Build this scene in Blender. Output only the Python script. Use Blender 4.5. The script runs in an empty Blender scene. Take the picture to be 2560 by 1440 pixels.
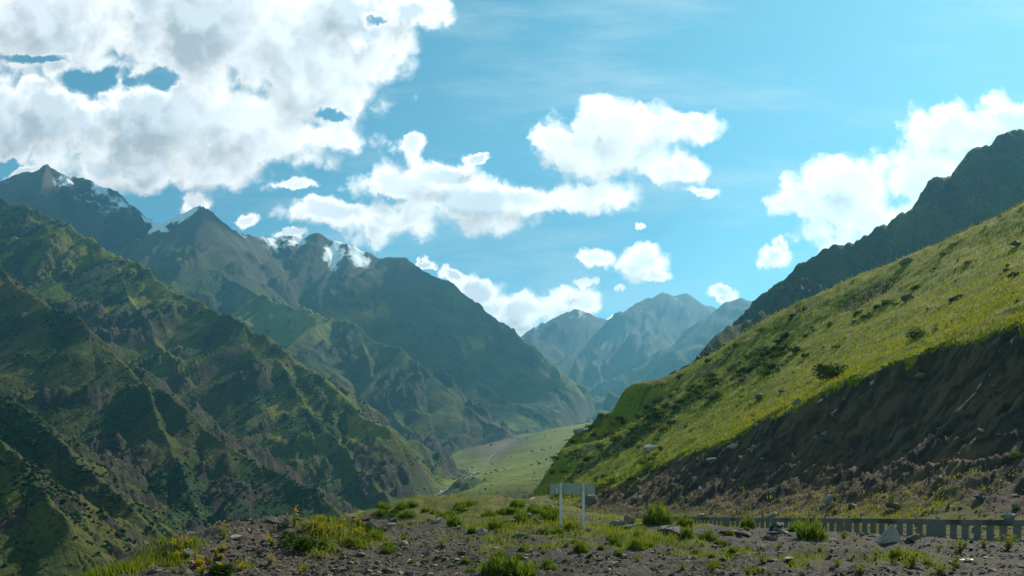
import bpy, bmesh, math, random
import numpy as np
from mathutils import Vector

# ------------------------------------------------------------------ camera, sky, sun, exposure
SC = bpy.context.scene
COL = SC.collection
F = 1849.0            # focal length in photograph pixels (2560 wide)
EYE = 1.6
HOR = 1288.0          # horizon row in the photograph
SUN_AZ, SUN_EL = math.radians(42), math.radians(40)
SUNV = Vector((math.sin(SUN_AZ)*math.cos(SUN_EL), math.cos(SUN_AZ)*math.cos(SUN_EL), math.sin(SUN_EL)))

cam = bpy.data.objects.new('camera', bpy.data.cameras.new('camera'))
COL.objects.link(cam)
cam.location = (0, 0, EYE)
cam.rotation_euler = (math.radians(90), 0, 0)
cam.data.sensor_width = 36.0
cam.data.lens = 36.0*F/2560.0
cam.data.shift_y = (HOR-720.0)/2560.0
cam.data.clip_start = 0.1
cam.data.clip_end = 60000
SC.camera = cam
SC.render.engine = 'CYCLES'
SC.cycles.use_denoising = True
SC.cycles.max_bounces = 5
SC.cycles.diffuse_bounces = 2
SC.cycles.transmission_bounces = 3
SC.cycles.volume_bounces = 1
SC.view_settings.view_transform = 'Standard'
SC.view_settings.look = 'None'
SC.view_settings.exposure = 0.6
SC.view_settings.gamma = 1.0
SC.view_settings.use_curve_mapping = False

sun = bpy.data.objects.new('sun', bpy.data.lights.new('sun', 'SUN'))
COL.objects.link(sun)
sun.data.energy = 5.0
sun.data.angle = math.radians(0.5)
sun.data.color = (1.0, 0.90, 0.72)
sun.rotation_euler = (-SUNV).to_track_quat('-Z', 'Y').to_euler()


class NT:
    """small helper round a node tree"""
    def __init__(self, tree, clear=True):
        self.t = tree
        if clear:
            tree.nodes.clear()

    def n(self, kind, ins=None, **props):
        nd = self.t.nodes.new(kind)
        for k, v in props.items():
            setattr(nd, k, v)
        for k, v in (ins or {}).items():
            self.set(nd, k, v)
        return nd

    def set(self, nd, k, v):
        s = nd.inputs[k]
        if hasattr(v, 'bl_rna') and hasattr(v, 'is_output'):
            self.t.links.new(v, s)
        elif hasattr(v, 'outputs'):
            self.t.links.new(v.outputs[0], s)
        else:
            s.default_value = v

    def m(self, op, a, b=0.0, c=0.0, clamp=False):
        return self.n('ShaderNodeMath', {0: a, 1: b, 2: c}, operation=op, use_clamp=clamp).outputs[0]

    def v(self, op, a, b=(0, 0, 0), c=(0, 0, 0)):
        ins = {0: a, 1: b}
        if op == 'MULTIPLY_ADD':
            ins[2] = c
        nd = self.n('ShaderNodeVectorMath', ins, operation=op)
        return nd.outputs[1] if op == 'LENGTH' else nd.outputs[0]

    def vs(self, a, s):
        nd = self.n('ShaderNodeVectorMath', {0: a, 'Scale': s}, operation='SCALE')
        return nd.outputs[0]

    def ss(self, x, a, b, lo=0.0, hi=1.0):
        return self.n('ShaderNodeMapRange', {0: x, 1: a, 2: b, 3: lo, 4: hi}, interpolation_type='SMOOTHSTEP').outputs[0]

    def mix(self, f, a, b, mode='MIX'):
        nd = self.n('ShaderNodeMix', None, data_type='RGBA', blend_type=mode)
        self.set(nd, 0, f); self.set(nd, 6, a); self.set(nd, 7, b)
        return nd.outputs[2]

    def noise(self, vec, scale, detail=4.0, rough=0.5, dist=0.0, lac=2.0, dim='3D'):
        return self.n('ShaderNodeTexNoise', {'Vector': vec, 'Scale': scale, 'Detail': detail, 'Roughness': rough,
                                             'Distortion': dist, 'Lacunarity': lac}, noise_dimensions=dim)


def rgb(r, g, b):
    return (r, g, b, 1.0)


# cloud cover as ellipses of direction (photo pixel -> direction): centre x, y, half width, half height
CLOUDS = [
    (40, 70, 420, 190), (520, 60, 380, 190), (760, 190, 230, 170), (880, 60, 190, 110), (1030, 25, 120, 60),
    (60, 300, 330, 125), (420, 310, 360, 165), (640, 320, 270, 140), (700, 120, 330, 190), (560, 300, 260, 130), (350, 440, 170, 60), (560, 430, 140, 45),
    (790, 345, 130, 42), (480, 505, 65, 36), (60, 425, 80, 22), (160, 180, 70, 40), (310, 195, 32, 30),
    (1035, 372, 42, 40), (1190, 395, 30, 14), (630, 543, 22, 24), (715, 590, 42, 14),
    (1110, 450, 115, 48), (1010, 470, 140, 58), (1180, 510, 190, 62), (1010, 555, 170, 55), (820, 540, 125, 36),
    (1330, 490, 170, 45), (1480, 490, 120, 42), (740, 470, 60, 16),
    (1530, 320, 130, 80), (1650, 330, 120, 62), (1740, 310, 62, 45), (1420, 370, 100, 62), (1560, 390, 190, 62),
    (1700, 420, 75, 50), (1750, 478, 55, 18),
    (2060, 500, 115, 90), (2130, 470, 110, 80), (2180, 580, 190, 100), (2330, 390, 110, 90), (2400, 330, 150, 85),
    (2540, 320, 130, 80), (2350, 480, 150, 110), (1930, 640, 58, 32), (1945, 608, 22, 26),
    (1485, 648, 46, 32), (1590, 662, 72, 46), (1640, 690, 50, 20), (1450, 708, 40, 11),
    (1300, 780, 190, 52), (1190, 725, 80, 45), (1420, 745, 85, 32), (1130, 682, 42, 22), (1330, 840, 90, 36),
    (1810, 728, 46, 15), (1590, 572, 16, 12), (1535, 785, 30, 12), (1060, 662, 26, 10), (1550, 720, 20, 7),
    # the cloud field goes on beyond the frame
    (-700, 150, 600, 220), (300, -350, 700, 150), (1900, -420, 420, 120), (3000, 200, 320, 160), (1000, -800, 500, 260),
    (3300, -500, 500, 200), (-900, -700, 700, 300), (3100, 640, 200, 90),
]
HOLES = [(255, 195, 130, 26), (400, 190, 55, 25), (90, 155, 90, 14), (930, 50, 30, 14),
         (820, 285, 40, 14), (12, 410, 40, 26)]


def cloud_group():
    g = bpy.data.node_groups.new('cloud_density', 'ShaderNodeTree')
    g.interface.new_socket('Vector', in_out='INPUT', socket_type='NodeSocketVector')
    g.interface.new_socket('Density', in_out='OUTPUT', socket_type='NodeSocketFloat')
    T = NT(g, False)
    gi = T.n('NodeGroupInput'); go = T.n('NodeGroupOutput')
    p = gi.outputs[0]
    w1 = T.noise(p, 7.0, 2.0, 0.55, dim='2D').outputs[1]
    w2 = T.noise(p, 22.0, 5.0, 0.66, dim='2D').outputs[1]
    q = T.v('MULTIPLY_ADD', T.v('SUBTRACT', w1, (0.5, 0.5, 0.5)), (0.034, 0.034, 0.0), p)
    q = T.v('MULTIPLY_ADD', T.v('SUBTRACT', w2, (0.5, 0.5, 0.5)), (0.040, 0.034, 0.0), q)

    def field(items, k):
        acc = None
        for (cx, cy, rx, ry) in items:
            u, v_, a, b = (cx-1280)/F, (HOR-cy)/F, rx/F, ry/F
            e = T.v('LENGTH', T.v('MULTIPLY_ADD', q, (1/a, 1/b, 0), (-u/a, -v_/b, 0)))
            acc = e if acc is None else T.m('SMOOTH_MIN', acc, e, k)
        return acc
    L = field(CLOUDS, 0.30)
    Hh = field(HOLES, 0.2)
    d = T.m('SUBTRACT', 1.02, L)
    hole = T.ss(Hh, 0.0, 1.5, 1.0, 0.0)
    d = T.m('SUBTRACT', T.m('MINIMUM', d, 0.95), T.m('MULTIPLY', hole, 0.95))
    nz = T.noise(p, 11.0, 7.0, 0.60, dim='2D').outputs[0]
    vor = T.n('ShaderNodeTexVoronoi', {'Vector': q, 'Scale': 26.0}, feature='F1', voronoi_dimensions='2D').outputs[0]
    d = T.m('ADD', d, T.m('MULTIPLY', T.m('SUBTRACT', nz, 0.5), 1.15))
    d = T.m('ADD', d, T.m('MULTIPLY', T.m('SUBTRACT', 0.42, vor), 0.55))
    vo2 = T.n('ShaderNodeTexVoronoi', {'Vector': q, 'Scale': 62.0}, feature='F1', voronoi_dimensions='2D').outputs[0]
    d = T.m('ADD', d, T.m('MULTIPLY', T.m('SUBTRACT', 0.42, vo2), 0.16))
    g.links.new(d, go.inputs[0])
    return g


def build_world():
    w = bpy.data.worlds.new('World'); SC.world = w; w.use_nodes = True
    T = NT(w.node_tree)
    out = T.n('ShaderNodeOutputWorld'); bg = T.n('ShaderNodeBackground', {1: 0.082})
    sky = T.n('ShaderNodeTexSky', sky_type='NISHITA', sun_disc=False, sun_elevation=SUN_EL, sun_rotation=SUN_AZ,
              altitude=2500.0, air_density=1.0, dust_density=0.9, ozone_density=1.0)
    skyc = T.mix(1.0, sky.outputs[0], rgb(0.72, 1.36, 1.12), 'MULTIPLY')
    geo = T.n('ShaderNodeTexCoord').outputs[0]
    sep = T.n('ShaderNodeSeparateXYZ', {0: geo})
    yy = T.m('MAXIMUM', T.m('ABSOLUTE', sep.outputs[1]), 0.12)     # mirrored behind the camera: the same sky all round
    p = T.n('ShaderNodeCombineXYZ', {0: T.m('DIVIDE', sep.outputs[0], yy), 1: T.m('DIVIDE', sep.outputs[2], yy), 2: 0.0}).outputs[0]
    grp = cloud_group()
    g1 = T.n('ShaderNodeGroup', node_tree=grp); T.set(g1, 0, p)
    g2 = T.n('ShaderNodeGroup', node_tree=grp); T.set(g2, 0, T.v('ADD', p, (0.016, 0.026, 0.0)))
    d1, d2 = g1.outputs[0], g2.outputs[0]
    alpha = T.ss(d1, -0.08, 0.42)
    thick = T.ss(d1, 0.22, 0.82)
    lit = T.m('MULTIPLY_ADD', T.m('SUBTRACT', d1, d2), 1.0, 0.62, clamp=True)
    big = T.noise(p, 2.6, 2.0, 0.5, dim='2D').outputs[0]
    shade = T.m('MULTIPLY', thick, T.ss(big, 0.36, 0.60, 0.55, 1.0))
    bright = T.m('SUBTRACT', T.m('MULTIPLY_ADD', lit, 0.50, 0.72), T.m('MULTIPLY', shade, 0.47))
    bright = T.m('MULTIPLY', T.m('MAXIMUM', bright, 0.46), 10.2)
    cc = T.mix(shade, rgb(1.0, 0.995, 0.97), rgb(0.84, 0.93, 1.0))
    cloud = T.vs(cc, bright)
    # faint high cirrus streaks
    mp = T.n('ShaderNodeMapping', {0: p, 2: (0, 0, -0.55), 3: (1.2, 6.0, 1.0)}).outputs[0]
    ci = T.m('MULTIPLY', T.ss(T.noise(mp, 2.2, 5.0, 0.6, dim='2D').outputs[0], 0.46, 0.80), 0.32)
    c0 = T.mix(ci, skyc, rgb(6.3, 6.9, 7.2))
    c1 = T.mix(alpha, c0, cloud)
    up = T.ss(sep.outputs[2], -0.02, 0.03)
    fin = T.mix(up, skyc, c1)
    T.set(bg, 0, fin)
    T.t.links.new(bg.outputs[0], out.inputs[0])


build_world()
SC.world.cycles.sampling_method = 'MANUAL'
SC.world.cycles.sample_map_resolution = 256

# ------------------------------------------------------------------ numeric helpers
RNG = np.random.default_rng(7)
random.seed(7)


def P(px, py, Y):
    return ((px-1280)/F*Y, float(Y), EYE+(HOR-py)/F*Y)


_perm = {}
_ang = np.linspace(0, 2*np.pi, 256, endpoint=False)
_GX, _GY = np.cos(_ang).astype(np.float32), np.sin(_ang).astype(np.float32)


def gnoise(x, y, seed=0):
    if seed not in _perm:
        _perm[seed] = np.random.default_rng(1000+seed).permutation(256).astype(np.int32)
    pm = _perm[seed]
    x = np.asarray(x, np.float32); y = np.asarray(y, np.float32)
    xf = np.floor(x); yf = np.floor(y)
    xi = xf.astype(np.int32); yi = yf.astype(np.int32)
    dx = x-xf; dy = y-yf
    u = dx*dx*dx*(dx*(dx*6-15)+10); v = dy*dy*dy*(dy*(dy*6-15)+10)
    a0 = pm[xi & 255]; a1 = pm[(xi+1) & 255]
    h00 = pm[(a0+yi) & 255]; h01 = pm[(a0+yi+1) & 255]; h10 = pm[(a1+yi) & 255]; h11 = pm[(a1+yi+1) & 255]
    n00 = _GX[h00]*dx+_GY[h00]*dy
    n10 = _GX[h10]*(dx-1)+_GY[h10]*dy
    n01 = _GX[h01]*dx+_GY[h01]*(dy-1)
    n11 = _GX[h11]*(dx-1)+_GY[h11]*(dy-1)
    a = n00+u*(n10-n00); b = n01+u*(n11-n01)
    return (a+v*(b-a))*1.5


def fbm(x, y, octv=4, seed=0, gain=0.5, lac=2.03):
    r = 0; a = 1.0
    for i in range(octv):
        r = r+a*gnoise(x+i*17.3, y-i*9.1, seed+i)
        x = x*lac; y = y*lac; a *= gain
    return r


def ridged(x, y, octv=3, seed=0, gain=0.5, lac=2.07):
    r = 0; a = 1.0; w = 0.0
    for i in range(octv):
        r = r+a*(1-2*np.abs(gnoise(x+i*13.7, y+i*5.3, seed+i)))
        w += a
        x = x*lac; y = y*lac; a *= gain
    return r/w


def sstep(x, a, b):
    t = np.clip((x-a)/(b-a), 0, 1)
    return t*t*(3-2*t)


class TPS:
    def __init__(self, pts, scale, smooth=0.0):
        c = np.array(pts, float); self.s = scale
        self.c = c[:, :2]/scale
        n = len(c)
        K = self._k(self.c, self.c)+smooth*np.eye(n)
        Pm = np.c_[np.ones(n), self.c]
        A = np.block([[K, Pm], [Pm.T, np.zeros((3, 3))]])
        self.w = np.linalg.solve(A, np.r_[c[:, 2], 0, 0, 0])

    @staticmethod
    def _k(a, b):
        d2 = ((a[:, None, :]-b[None, :, :])**2).sum(-1)
        return np.where(d2 > 1e-12, d2*np.log(np.maximum(d2, 1e-12)), 0.0)

    def __call__(self, X, Y):
        X = np.asarray(X, float); sh = X.shape
        x = (X/self.s).ravel(); y = (np.asarray(Y, float)/self.s).ravel()
        r = self.w[-3]+self.w[-2]*x+self.w[-1]*y
        for (cx, cy), w in zip(self.c, self.w):
            d2 = (x-cx)**2+(y-cy)**2
            r += w*d2*np.log(np.maximum(d2, 1e-12))
        return r.reshape(sh)


def new_mesh(name, verts, faces, smooth=False):
    """faces: (n,k) int array, all k-gons"""
    me = bpy.data.meshes.new(name)
    verts = np.ascontiguousarray(verts, np.float32); faces = np.ascontiguousarray(faces, np.int32)
    n, k = faces.shape
    me.vertices.add(len(verts)); me.vertices.foreach_set('co', verts.ravel())
    me.loops.add(n*k); me.loops.foreach_set('vertex_index', faces.ravel())
    me.polygons.add(n)
    me.polygons.foreach_set('loop_start', np.arange(0, n*k, k, dtype=np.int32))
    me.update(calc_edges=True)
    if smooth:
        me.shade_smooth()
    else:
        me.shade_flat()
    return me


def add_attr(me, name, arr4):
    at = me.attributes.new(name, 'FLOAT_COLOR', 'POINT')
    at.data.foreach_set('color', np.ascontiguousarray(arr4, np.float32).ravel())


def grid_faces(R, C):
    i = np.arange(R*C).reshape(R, C)
    return np.stack([i[:-1, :-1], i[:-1, 1:], i[1:, 1:], i[1:, :-1]], -1).reshape(-1, 4)


def link(name, me, mat=None, parent=None, loc=None, **props):
    o = bpy.data.objects.new(name, me)
    COL.objects.link(o)
    if mat is not None and me is not None and len(me.materials) == 0:
        me.materials.append(mat)
    if parent is not None:
        o.parent = parent
    if loc is not None:
        o.location = loc
    for k, v in props.items():
        o[k] = v
    return o


# ------------------------------------------------------------------ materials
def new_mat(name):
    m = bpy.data.materials.new(name); m.use_nodes = True
    T = NT(m.node_tree)
    return m, T


def finish(T, color, rough=0.9, bump=None, bstr=0.5, bdist=0.1, spec=0.2, translucent=None, trf=0.4):
    out = T.n('ShaderNodeOutputMaterial')
    bs = T.n('ShaderNodeBsdfPrincipled', {'Roughness': rough, 'Specular IOR Level': spec})
    T.set(bs, 'Base Color', color)
    if bump is not None:
        b = T.n('ShaderNodeBump', {'Height': bump, 'Strength': bstr, 'Distance': bdist})
        T.set(bs, 'Normal', b)
    sh = bs.outputs[0]
    if translucent is not None:
        tr = T.n('ShaderNodeBsdfTranslucent'); T.set(tr, 0, translucent)
        sh = T.n('ShaderNodeMixShader', {0: trf, 1: sh, 2: tr.outputs[0]}).outputs[0]
    T.t.links.new(sh, out.inputs[0])


def mountain_material():
    m, T = new_mat('mountain_ground')
    co = T.n('ShaderNodeNewGeometry').outputs[0]
    at = T.n('ShaderNodeAttribute', attribute_name='mask')
    s = T.n('ShaderNodeSeparateColor', {0: at.outputs[0]})
    rock, shrub, scree = s.outputs[0], s.outputs[1], s.outputs[2]
    snow = at.outputs[3]
    n1 = T.noise(co, 0.008, 6, 0.6).outputs[0]
    n2 = T.noise(co, 0.06, 6, 0.65).outputs[0]
    n3 = T.noise(co, 0.35, 5, 0.65).outputs[0]
    grass = T.mix(T.ss(n1, 0.35, 0.65), rgb(0.034, 0.052, 0.013), rgb(0.094, 0.088, 0.022))
    grass = T.mix(T.ss(n3, 0.42, 0.72), grass, rgb(0.020, 0.036, 0.009))
    at2 = T.n('ShaderNodeAttribute', attribute_name='lush')
    lush = T.n('ShaderNodeSeparateColor', {0: at2.outputs[0]}).outputs[0]
    lg = T.mix(T.ss(n1, 0.35, 0.65), rgb(0.115, 0.160, 0.016), rgb(0.20, 0.20, 0.028))
    grass = T.mix(lush, grass, lg)
    grass = T.mix(T.m('MULTIPLY', T.ss(n2, 0.55, 0.75), 0.5), grass, rgb(0.075, 0.060, 0.032))
    rockc = T.mix(T.ss(n2, 0.30, 0.70), rgb(0.024, 0.022, 0.018), rgb(0.066, 0.056, 0.045))
    rockc = T.mix(T.ss(n3, 0.48, 0.72), rockc, rgb(0.016, 0.018, 0.013))
    screec = T.mix(T.ss(n3, 0.3, 0.7), rgb(0.088, 0.074, 0.060), rgb(0.054, 0.047, 0.041))
    jit = T.m('MULTIPLY', T.m('SUBTRACT', n3, 0.5), 1.3)
    jit2 = T.m('MULTIPLY', T.m('SUBTRACT', n2, 0.5), 1.0)
    tan = T.n('ShaderNodeSeparateColor', {0: at2.outputs[0]}).outputs[1]
    screec = T.mix(tan, screec, rgb(0.17, 0.125, 0.075))
    nol = T.m('SUBTRACT', 1.0, T.m('MULTIPLY', lush, 0.9))
    fs = T.m('MULTIPLY', T.ss(T.m('ADD', T.m('ADD', scree, jit), jit2), 0.35, 0.65), nol)
    fr = T.m('MULTIPLY', T.ss(T.m('ADD', T.m('ADD', rock, jit), jit2), 0.40, 0.58), nol)
    fsh = T.ss(T.m('ADD', T.m('ADD', shrub, jit), jit2), 0.42, 0.60)
    c = T.mix(fs, grass, screec)
    c = T.mix(fsh, c, T.mix(n3, rgb(0.012, 0.030, 0.012), rgb(0.028, 0.055, 0.018)))
    c = T.mix(fr, c, rockc)
    fsn = T.ss(T.m('ADD', snow, T.m('MULTIPLY', jit, 0.9)), 0.46, 0.52)
    c = T.mix(fsn, c, rgb(0.82, 0.85, 0.90))
    bump = T.m('ADD', T.m('MULTIPLY', n3, 1.0), T.m('MULTIPLY', n2, 3.0))
    bump = T.m('MULTIPLY', bump, T.m('SUBTRACT', 1.0, T.m('MULTIPLY', fsn, 0.8)))
    finish(T, c, 0.95, bump, 0.9, 3.0, 0.1)
    return m


MAT_MTN = mountain_material()

# ------------------------------------------------------------------ far terrain
BASE = TPS([
    P(1070, 1250, 900), P(1180, 1187, 1300), P(1235, 1132, 1600), P(1300, 1090, 1900), P(1400, 1076, 2300), P(1500, 1066, 3100),
    (350, 2500, 285), (450, 2900, 330), (600, 2300, 330), (700, 4500, 700), (-103, 500, -22), (-110, 300, -45), (-90, 150, -60), (-90, 60, -70),
    P(1110, 1238, 760), P(1200, 1190, 1100), P(1290, 1125, 1550), P(1445, 1064, 1900), P(1440, 1100, 1500), P(1400, 1150, 1100),
    P(1330, 1200, 800), P(1300, 1228, 640), P(1200, 1230, 660), P(1130, 1234, 690), (0, 585, -6), (-45, 590, -8), (60, 500, 0), (20, 300, -12),
    (150, 600, 30), (300, 900, 130), (300, 200, 0), (300, 60, -10), (-300, 60, -70),
    (-600, 500, -60), (-1200, 1500, -20), (-1600, 3000, 200), (-1500, 300, -60), (400, 500, 60), (800, 800, 120), (700, 1500, 260), (1300, 3000, 520), (2600, 5000, 900),
    (-2600, 5000, 600), (0, 7000, 1000), (2600, 7500, 1200), (-2600, 7500, 1000), (1500, 300, 80)], 1000.0)

RIVER = np.array([P(985, 1330, 480), P(1030, 1266, 780), P(1070, 1250, 900), P(1130, 1215, 1110), P(1180, 1187, 1300), P(1212, 1160, 1450), P(1235, 1132, 1600), P(1270, 1108, 1780),
                  P(1305, 1089, 1930), P(1345, 1084, 2120), P(1400, 1076, 2300), P(1460, 1070, 2700), P(1500, 1066, 3100)])

# name, group, [(px,py,Y)...], side slope, rib length, rib amplitude, crag amplitude
SPURS = [
    ('A', 1, [(-420, 700, 660), (-160, 880, 560), (0, 993, 500), (140, 1100, 465), (260, 1200, 440), (380, 1292, 415), (470, 1390, 390), (540, 1480, 370)], 0.80, 26, 7, 9),
    ('A2', 1, [(-300, 960, 420), (-80, 1060, 370), (60, 1180, 330), (180, 1330, 300), (280, 1480, 280)], 0.75, 20, 4, 5),
    ('B', 2, [(-330, 430, 1250), (-120, 590, 1060), (0, 683, 960), (144, 788, 880), (217, 835, 845), (352, 955, 775), (492, 1046, 720), (633, 1148, 670), (773, 1222, 630), (879, 1285, 600), (960, 1340, 570)], 0.80, 40, 12, 15),
    ('B2', 2, [(352, 955, 775), (400, 1060, 690), (450, 1150, 640), (480, 1230, 600), (520, 1330, 560)], 0.85, 30, 8, 12),
    ('C', 3, [(-200, 440, 1950), (0, 503, 1700), (87, 524, 1610), (159, 550, 1550), (224, 597, 1500), (289, 633, 1460), (339, 662, 1430), (433, 727, 1370), (524, 774, 1310), (614, 817, 1250), (668, 846, 1215),
               (716, 885, 1180), (776, 930, 1140), (843, 990, 1090), (900, 1033, 1050), (970, 1078, 1010), (1040, 1136, 975), (1110, 1200, 940)], 0.80, 55, 18, 20),
    ('C2', 3, [(668, 846, 1215), (760, 1000, 1050), (850, 1120, 960), (930, 1210, 880), (985, 1270, 820)], 0.85, 40, 12, 15),
    ('C3', 3, [(289, 633, 1460), (330, 760, 1300), (400, 860, 1190), (470, 960, 1090)], 0.80, 40, 12, 15),
    ('D', 4, [(505, 523, 2950), (495, 570, 2860), (480, 650, 2740), (560, 690, 2640), (640, 735, 2520), (720, 775, 2420), (780, 790, 2350), (827, 793, 2300), (899, 823, 2240), (952, 852, 2190), (1004, 876, 2140),
               (1075, 936, 2070), (1141, 998, 2010), (1178, 1025, 1975), (1214, 1053, 1940), (1283, 1080, 1900)], 0.90, 75, 20, 34),
    ('D2', 4, [(827, 793, 2300), (770, 828, 2160), (708, 884, 2020), (690, 930, 1900)], 0.85, 60, 10, 10),
    ('D3', 4, [(899, 823, 2240), (930, 930, 2050), (985, 1030, 1880), (1060, 1110, 1720), (1110, 1170, 1560)], 0.95, 60, 16, 20),
    ('D4', 4, [(480, 650, 2740), (440, 690, 2600), (400, 740, 2450)], 0.80, 60, 18, 20),
    ('M', 5, [(-300, 520, 3300), (-100, 480, 3250), (0, 443, 3230), (75, 418, 3210), (110, 411, 3200), (165, 440, 3200), (215, 462, 3200), (300, 485, 3220), (345, 518, 3240), (375, 545, 3280), (410, 570, 3300), (450, 553, 3150),
               (490, 523, 2980), (505, 522, 2950), (540, 540, 2980), (580, 567, 3040), (640, 590, 3150), (690, 602, 3230), (735, 592, 3280), (765, 600, 3300), (795, 588, 3310), (830, 605, 3310), (870, 611, 3300), (910, 628, 3300),
               (950, 646, 3290), (1010, 650, 3280), (1060, 680, 3270), (1130, 712, 3260), (1200, 765, 3250), (1260, 808, 3230), (1310, 855, 3200), (1380, 915, 3150), (1440, 955, 3090), (1500, 978, 3020), (1545, 992, 2960)], 0.95, 120, 32, 44),
    ('M2', 5, [(110, 411, 3200), (90, 480, 2900), (60, 520, 2600), (0, 560, 2350)], 0.8, 100, 24, 24),
    ('E1', 5, [(870, 611, 3300), (880, 670, 3150), (902, 716, 3050), (958, 753, 2930), (1022, 809, 2810), (1067, 848, 2720), (1150, 920, 2580), (1280, 1005, 2420), (1390, 1062, 2330)], 0.80, 100, 16, 12),
    ('E2', 5, [(1130, 712, 3260), (1140, 780, 3080), (1200, 850, 2920), (1290, 930, 2780), (1400, 1000, 2680), (1460, 1040, 2600)], 0.78, 100, 12, 8),
    ('F', 6, [(1180, 900, 6000), (1290, 850, 5800), (1360, 812, 5600), (1400, 785, 5550), (1438, 769, 5500), (1480, 785, 5500), (1520, 796, 5500), (1560, 787, 5450), (1580, 765, 5400), (1620, 745, 5350), (1648, 735, 5300), (1657, 725, 5300),
               (1675, 735, 5300), (1715, 732, 5300), (1760, 755, 5300), (1800, 773, 5350), (1860, 810, 5400), (2000, 850, 5500)], 0.70, 190, 55, 30),
    ('F2', 6, [(2080, 850, 4400), (1990, 800, 4300), (1930, 765, 4250), (1900, 757, 4200), (1855, 740, 4150), (1820, 758, 4100), (1780, 792, 4000), (1730, 840, 3900), (1680, 890, 3800), (1620, 960, 3600), (1560, 1000, 3450)], 0.75, 160, 40, 26),
    ('F3', 6, [(1580, 765, 5400), (1530, 850, 5050), (1490, 900, 4750), (1440, 935, 4500)], 0.7, 160, 36, 20),
    ('F4', 6, [(1715, 732, 5300), (1690, 820, 4900), (1620, 890, 4500), (1540, 950, 4100)], 0.7, 160, 36, 20),
    ('G', 7, [(3100, 60, 860), (2800, 200, 840), (2640, 275, 820), (2560, 318, 805), (2520, 326, 800), (2480, 358, 795), (2425, 380, 790), (2385, 435, 785), (2335, 455, 780), (2312, 498, 775), (2200, 545, 765), (2130, 590, 755), (2060, 625, 745),
               (1990, 655, 735), (1935, 705, 725), (1908, 755, 715), (1890, 830, 700), (1870, 930, 690)], 1.30, 34, 17, 24),
    ('G2', 7, [(1910, 772, 600), (1870, 788, 590), (1830, 808, 580), (1790, 832, 565), (1752, 872, 550)], 1.35, 24, 6, 9),
]
GNAMES = {0: ('valley_floor', 'green valley floor and terrace beside the pale river'),
          1: ('mountain_spur', 'nearest dark green spur at the lower left of the valley'),
          2: ('mountain_spur', 'second craggy green spur on the left, behind the nearest one'),
          3: ('mountain_spur', 'long third spur on the left with rocky outcrops on green slopes'),
          4: ('mountain_spur', 'spur with a rounded green shoulder below the snowy saddle'),
          5: ('mountain_range', 'high left mountain range with snow patches along its crest'),
          6: ('far_mountains', 'hazy blue peaks closing the far end of the valley'),
          7: ('rocky_cliff', 'dark blue rocky cliff ridge rising behind the green hillside')}


def seg_near(X, Y, pl, k=None):
    """nearest point on a polyline (or, with k, the point whose slope line reaches highest): distance, height, arc length"""
    pl = np.asarray(pl, np.float32)
    best = np.full(X.shape, -1e12, np.float32); h = np.zeros_like(best); s = np.zeros_like(best); dd = np.zeros_like(best)
    acc = 0.0
    for a, b in zip(pl[:-1], pl[1:]):
        dx, dy = b[0]-a[0], b[1]-a[1]; L2 = dx*dx+dy*dy; L = math.sqrt(L2)
        t = np.clip(((X-a[0])*dx+(Y-a[1])*dy)/L2, 0, 1)
        ex = X-(a[0]+t*dx); ey = Y-(a[1]+t*dy)
        d = np.sqrt(ex*ex+ey*ey); hh = a[2]+t*(b[2]-a[2])
        val = -d if k is None else hh-k*d
        m = val > best
        best = np.where(m, val, best); h = np.where(m, hh, h); s = np.where(m, acc+t*L, s); dd = np.where(m, d, dd)
        acc += L
    return dd, h, s


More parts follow.
